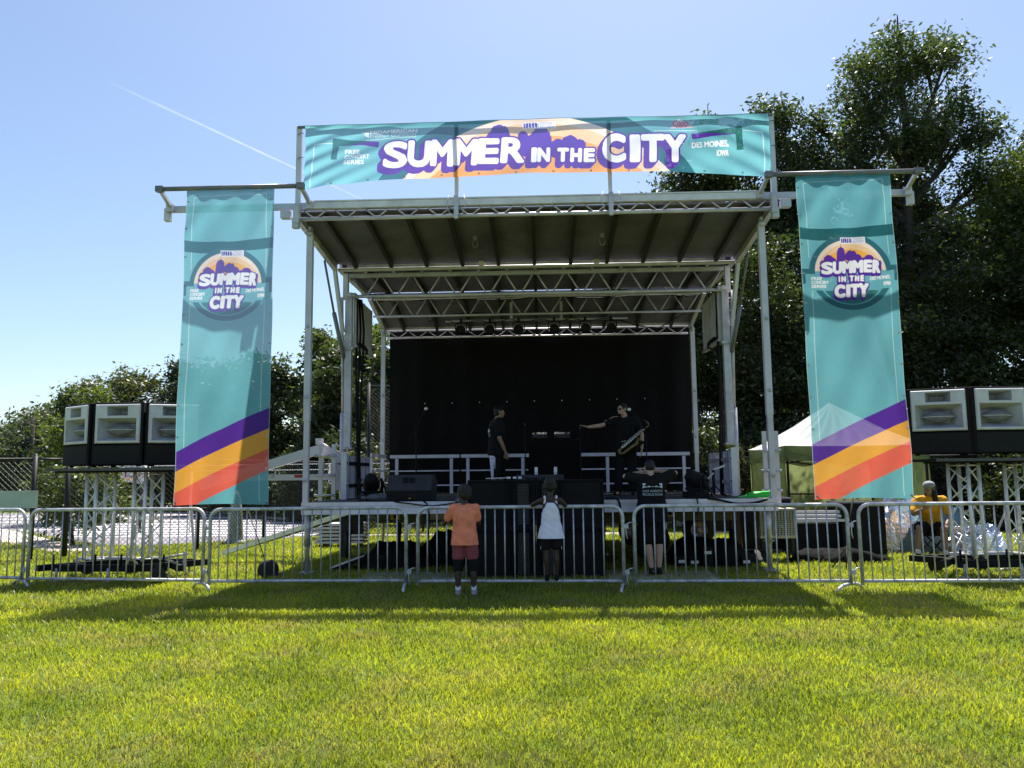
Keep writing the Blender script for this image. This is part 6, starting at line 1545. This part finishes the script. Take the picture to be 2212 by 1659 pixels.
print_on(sh, t, [text_shape('JOE', -.06, 1.135, .075, 1.17, True), text_shape('DJ', -.05, 1.18, .06, 1.215, True), fan([(-.07, 1.225), (.07, 1.225), (.06, 1.29), (.02, 1.27), (-.03, 1.3), (-.06, 1.27)])], 1, M['white'])
shorts(J, H, 1.1, 1.15, .03, M['f_black'], t)
shoes(J, H, {'L': (0, -1, 0), 'R': (0, -1, 0)}, M['f_white'], t, None)
tw = thing('towel', 'white towel hanging from the pocket of the performer on the left', 'towel', (-.86, 2.79, 1.62), R(15))
sheet('cloth', lambda u, v: (-.055+.11*u*(1-.35*v)+.03*v, -.012-.025*np.sin(u*14)*(.4+v*.6), .22-.42*v*(.75+.25*np.sin(u*4+.5))), 14, 16, M['f_white'], tw)
mb = MB(); mb.ell((0, 0, .22), (.05, .03, .03)); mb.build('knot', M['f_white'], tw)
# --- saxophone player
H = 1.76; k = H/1.75
t = thing('person', 'saxophone player in black with sunglasses stretching one arm out sideways', 'person', (1.70, 3.0, 1.1), R(-12))
J = skel(H, hed=(-.03, -.03, .925), nek=(-.005, -.005, .84), elbR=(-.265, -.045, .755), wriR=(-.405, -.06, .742), elbL=(.17, .02, .645), wriL=(.165, -.02, .49), kneeR=(-.08, -.03, .285), ankR=(-.1, -.02, .045))
b = Body(); P, rot = add_body(b, J, H, (-.8, -.75, -.08), hands={'R': ((-1, -.05, .28), (0, 0, -1), 1, .15), 'L': ((0, -.15, -1), (-1, 0, 0), -1, .5)}, th=1.05)
b.build('body', M['skin_light'], t, .008); hair_cap(P, rot, k, M['hair'], t)
mb = MB()
for q in (-1, 1): mb.ell(P(q*.034, .088, .01), (.026, .012, .021), rot, 10, 6)
gl = mb.build('sunglasses', M['black'], t)
mb = MB()
for q in (-1, 1): mb.path([P(q*.06, .078, .015), P(q*.078, .03, .014), P(q*.08, -.015, .012)], .004, 5)
mb.build('temple', M['black'], gl)
b = Body(); b.cap(P(-.02, .085, -.085), P(.02, .085, -.085), .016, .016); b.build('goatee', M['hair'], t, .006, 2)
top_shirt(J, H, 1.08, .47, .55, .02, .005, mt=M['f_black'], parent=t)
shorts(J, H, 1.05, 1.85, .022, M['f_black'], t, 'trousers')
shoes(J, H, {'L': (.1, -1, 0), 'R': (-.3, -1, 0)}, M['f_black'], t)
mb = MB(); mb.path([(.165*H+.036*math.cos(a), -.02*H+.036*math.sin(a), .5*H) for a in np.linspace(0, 2*PI, 13)], .007, 5); mb.build('wristwatch', M['galv'], t)
# saxophone on its strap
sx = thing('saxophone', 'old brass saxophone hanging slantwise across the player in black', 'saxophone', (1.72, 2.78, 2.1), 0)
bow = [(.32, .0, .40), (.38, -.01, .36), (.385, -.01, .30), (.30, -.01, .24), (.17, -.01, .13), (.02, -.01, .0), (-.13, -.01, -.11), (-.185, -.02, -.17), (-.16, -.04, -.225), (-.09, -.05, -.21), (.03, -.06, -.12), (.15, -.07, -.05), (.20, -.08, .0), (.225, -.09, .03)]
mb = MB(); mb.path(bow, [.010, .011, .014, .018, .023, .029, .036, .041, .044, .047, .054, .062, .074, .092], 14, False); bd = mb.build('body_tube', M['brass'], sx)
mb = MB(); mb.path([(.30, .02, .44), (.325, .0, .39)], [.008, .013], 8); mb.build('mouthpiece', M['black'], sx)
mb = MB(); g = random.Random(9)
for i in range(11):
    f = i/10; p = Vector((.28, -.04, .22)).lerp(Vector((-.12, -.055, -.10)), f); mb.lathe([(0, -.008), (.014+.008*f, -.008), (.014+.008*f, .004), (0, .004)], p, 10, 'y')
mb.tube((.25, -.05, .235), (-.13, -.06, -.07), .004, 5); mb.tube((.2, -.055, .15), (-.1, -.065, -.115), .004, 5); mb.tube((-.05, -.05, .02), (-.14, -.06, .0), .005, 5)
mb.build('key', M['alu_bright'], sx)
mb = MB(); mb.path([(.05, -.02, .05), (-.03, .0, .25), (-.1, .1, .4), (-.03, .2, .43), (.06, .2, .42), (.09, .05, .3), (.05, -.02, .05)], .008, 5, False); mb.build('neck_strap', M['black'], sx)
# --- seated man in yellow
H = 1.76; k = H/1.75; zs = -.47
t = thing('person', 'seated man in a yellow shirt and grey cap with long dark hair, elbows on knees', 'person', (6.87, 2.0, .0), R(-25))
J = skel(H, pel=(0, .02, .30), wai=(0, .0, .38), che=(0, -.06, .49), nek=(0, -.10, .595), hed=(0, -.135, .675), hipL=(.055, .0, .29), hipR=(-.055, 0, .29), kneeL=(.10, -.235, .295), kneeR=(-.11, -.235, .30), ankL=(.105, -.2, .045), ankR=(-.13, -.25, .045), shoL=(.115, -.07, .565), shoR=(-.115, -.07, .565), elbL=(.165, -.12, .42), wriL=(.13, -.245, .335), elbR=(-.15, -.16, .43), wriR=(-.06, -.25, .48))
b = Body(); P, rot = add_body(b, J, H, (-.55, -1, -.02), hands={'L': ((-.1, -.6, -.6), (0, 0, -1), -1, .5), 'R': ((.5, -.3, .4), (0, 1, 0), 1, .9)}, th=1.06, footdir={'L': (.1, -1, 0), 'R': (-.2, -1, 0)})
b.build('body', M['skin_tan'], t, .008); eyes(P, k, t)
b = Body(); b.ell(P(0, -.03, .03), (.088*k, .09*k, .085*k), rot); b.cap(P(.05, -.05, 0), P(.085, -.045, -.21), .05, .045); b.cap(P(-.05, -.05, 0), P(-.075, -.05, -.2), .05, .045); b.cap(P(0, -.08, 0), P(0, -.11, -.2), .07, .06); b.build('hair', M['hair'], t, .009, 4)
b = Body(); b.ell(P(0, -.008, .062), (.096*k, .112*k, .075*k), rot); b.cap(P(-.05, .08, .045), P(.05, .08, .045), .018, .018); b.build('cap', M['f_grey'], t, .009, 3)
b = Body(); q = k*1.12
b.ell(J['che'], (.172*q, .13*q, .155*k), (R(-25), 0, 0)); b.cap(J['che'], J['wai'], .135*q, .135*q); b.cap(J['wai'], J['pel']+Vector((0, 0, .02)), .14*q, .145*q); b.cap(J['che']+Vector((0, -.03, .07)), J['nek']-Vector((0, 0, .02)), .085*q, .062*q)
for s in 'LR': b.cap(J['sho'+s], J['nek']-Vector((0, 0, .03)), .066*q, .056*q); b.cap(J['sho'+s], J['sho'+s].lerp(J['elb'+s], .8), .07*q, .07*q)
b.build('shirt', M['f_yellow'], t, .0095, 3, None, .004, 5)
shorts(J, H, 1.12, .8, .03, M['f_black'], t)
shoes(J, H, {'L': (.1, -1, 0), 'R': (-.2, -1, 0)}, M['f_black'], t, M['f_white'], 'trainer', sock_top=.15)
t = thing('folding_stool', 'low dark stool under the seated man in yellow', 'stool', (6.88, 2.05, 0)); mb = MB(); mb.box((0, 0, .40), (.42, .4, .05)); mb.build('seat', M['f_black'], t, bevel=.01)
for a, c in (((-.2, -.18, 0), (.18, -.16, .4)), ((.2, -.18, 0), (-.18, -.16, .4)), ((-.2, .18, 0), (.18, .16, .4)), ((.2, .18, 0), (-.18, .16, .4))): mb = MB(); mb.tube(a, c, .014, 6); mb.build('leg', M['black'], t)
# --- small child at the far left edge
H = .72; k = H/1.75
t = thing('person', 'small child in a pale shirt walking on the grass at the left picture edge', 'person', (-10.17, 2.2, 0), R(60))
J = skel(H, elbR=(-.15, -.1, .66), wriR=(-.14, -.25, .6), elbL=(.15, -.1, .66), wriL=(.14, -.25, .6), nek=(0, 0, .79), hed=(0, -.01, .9), kneeL=(.05, -.07, .28), ankL=(.05, -.05, .045), ankR=(-.05, .09, .06), kneeR=(-.05, -.01, .28))
b = Body(); P, rot = add_body(b, J, H, (0, -1, 0), hk=k*1.5, hands={'R': ((0, -1, 0), (0, 0, -1), 1, .4), 'L': ((0, -1, 0), (0, 0, -1), -1, .4)}, th=1.25)
b.build('body', M['skin_brown'], t, .006); eyes(P, k*1.5, t); hair_cap(P, rot, k*1.5, M['hair'], t)
top_shirt(J, H, 1.3, .46, .7, .008, mt=M['f_white'], parent=t); shorts(J, H, 1.25, 1.7, .008, M['f_grey'], t, 'trousers'); shoes(J, H, {'L': (0, -1, 0), 'R': (0, -1, 0)}, M['f_black'], t)
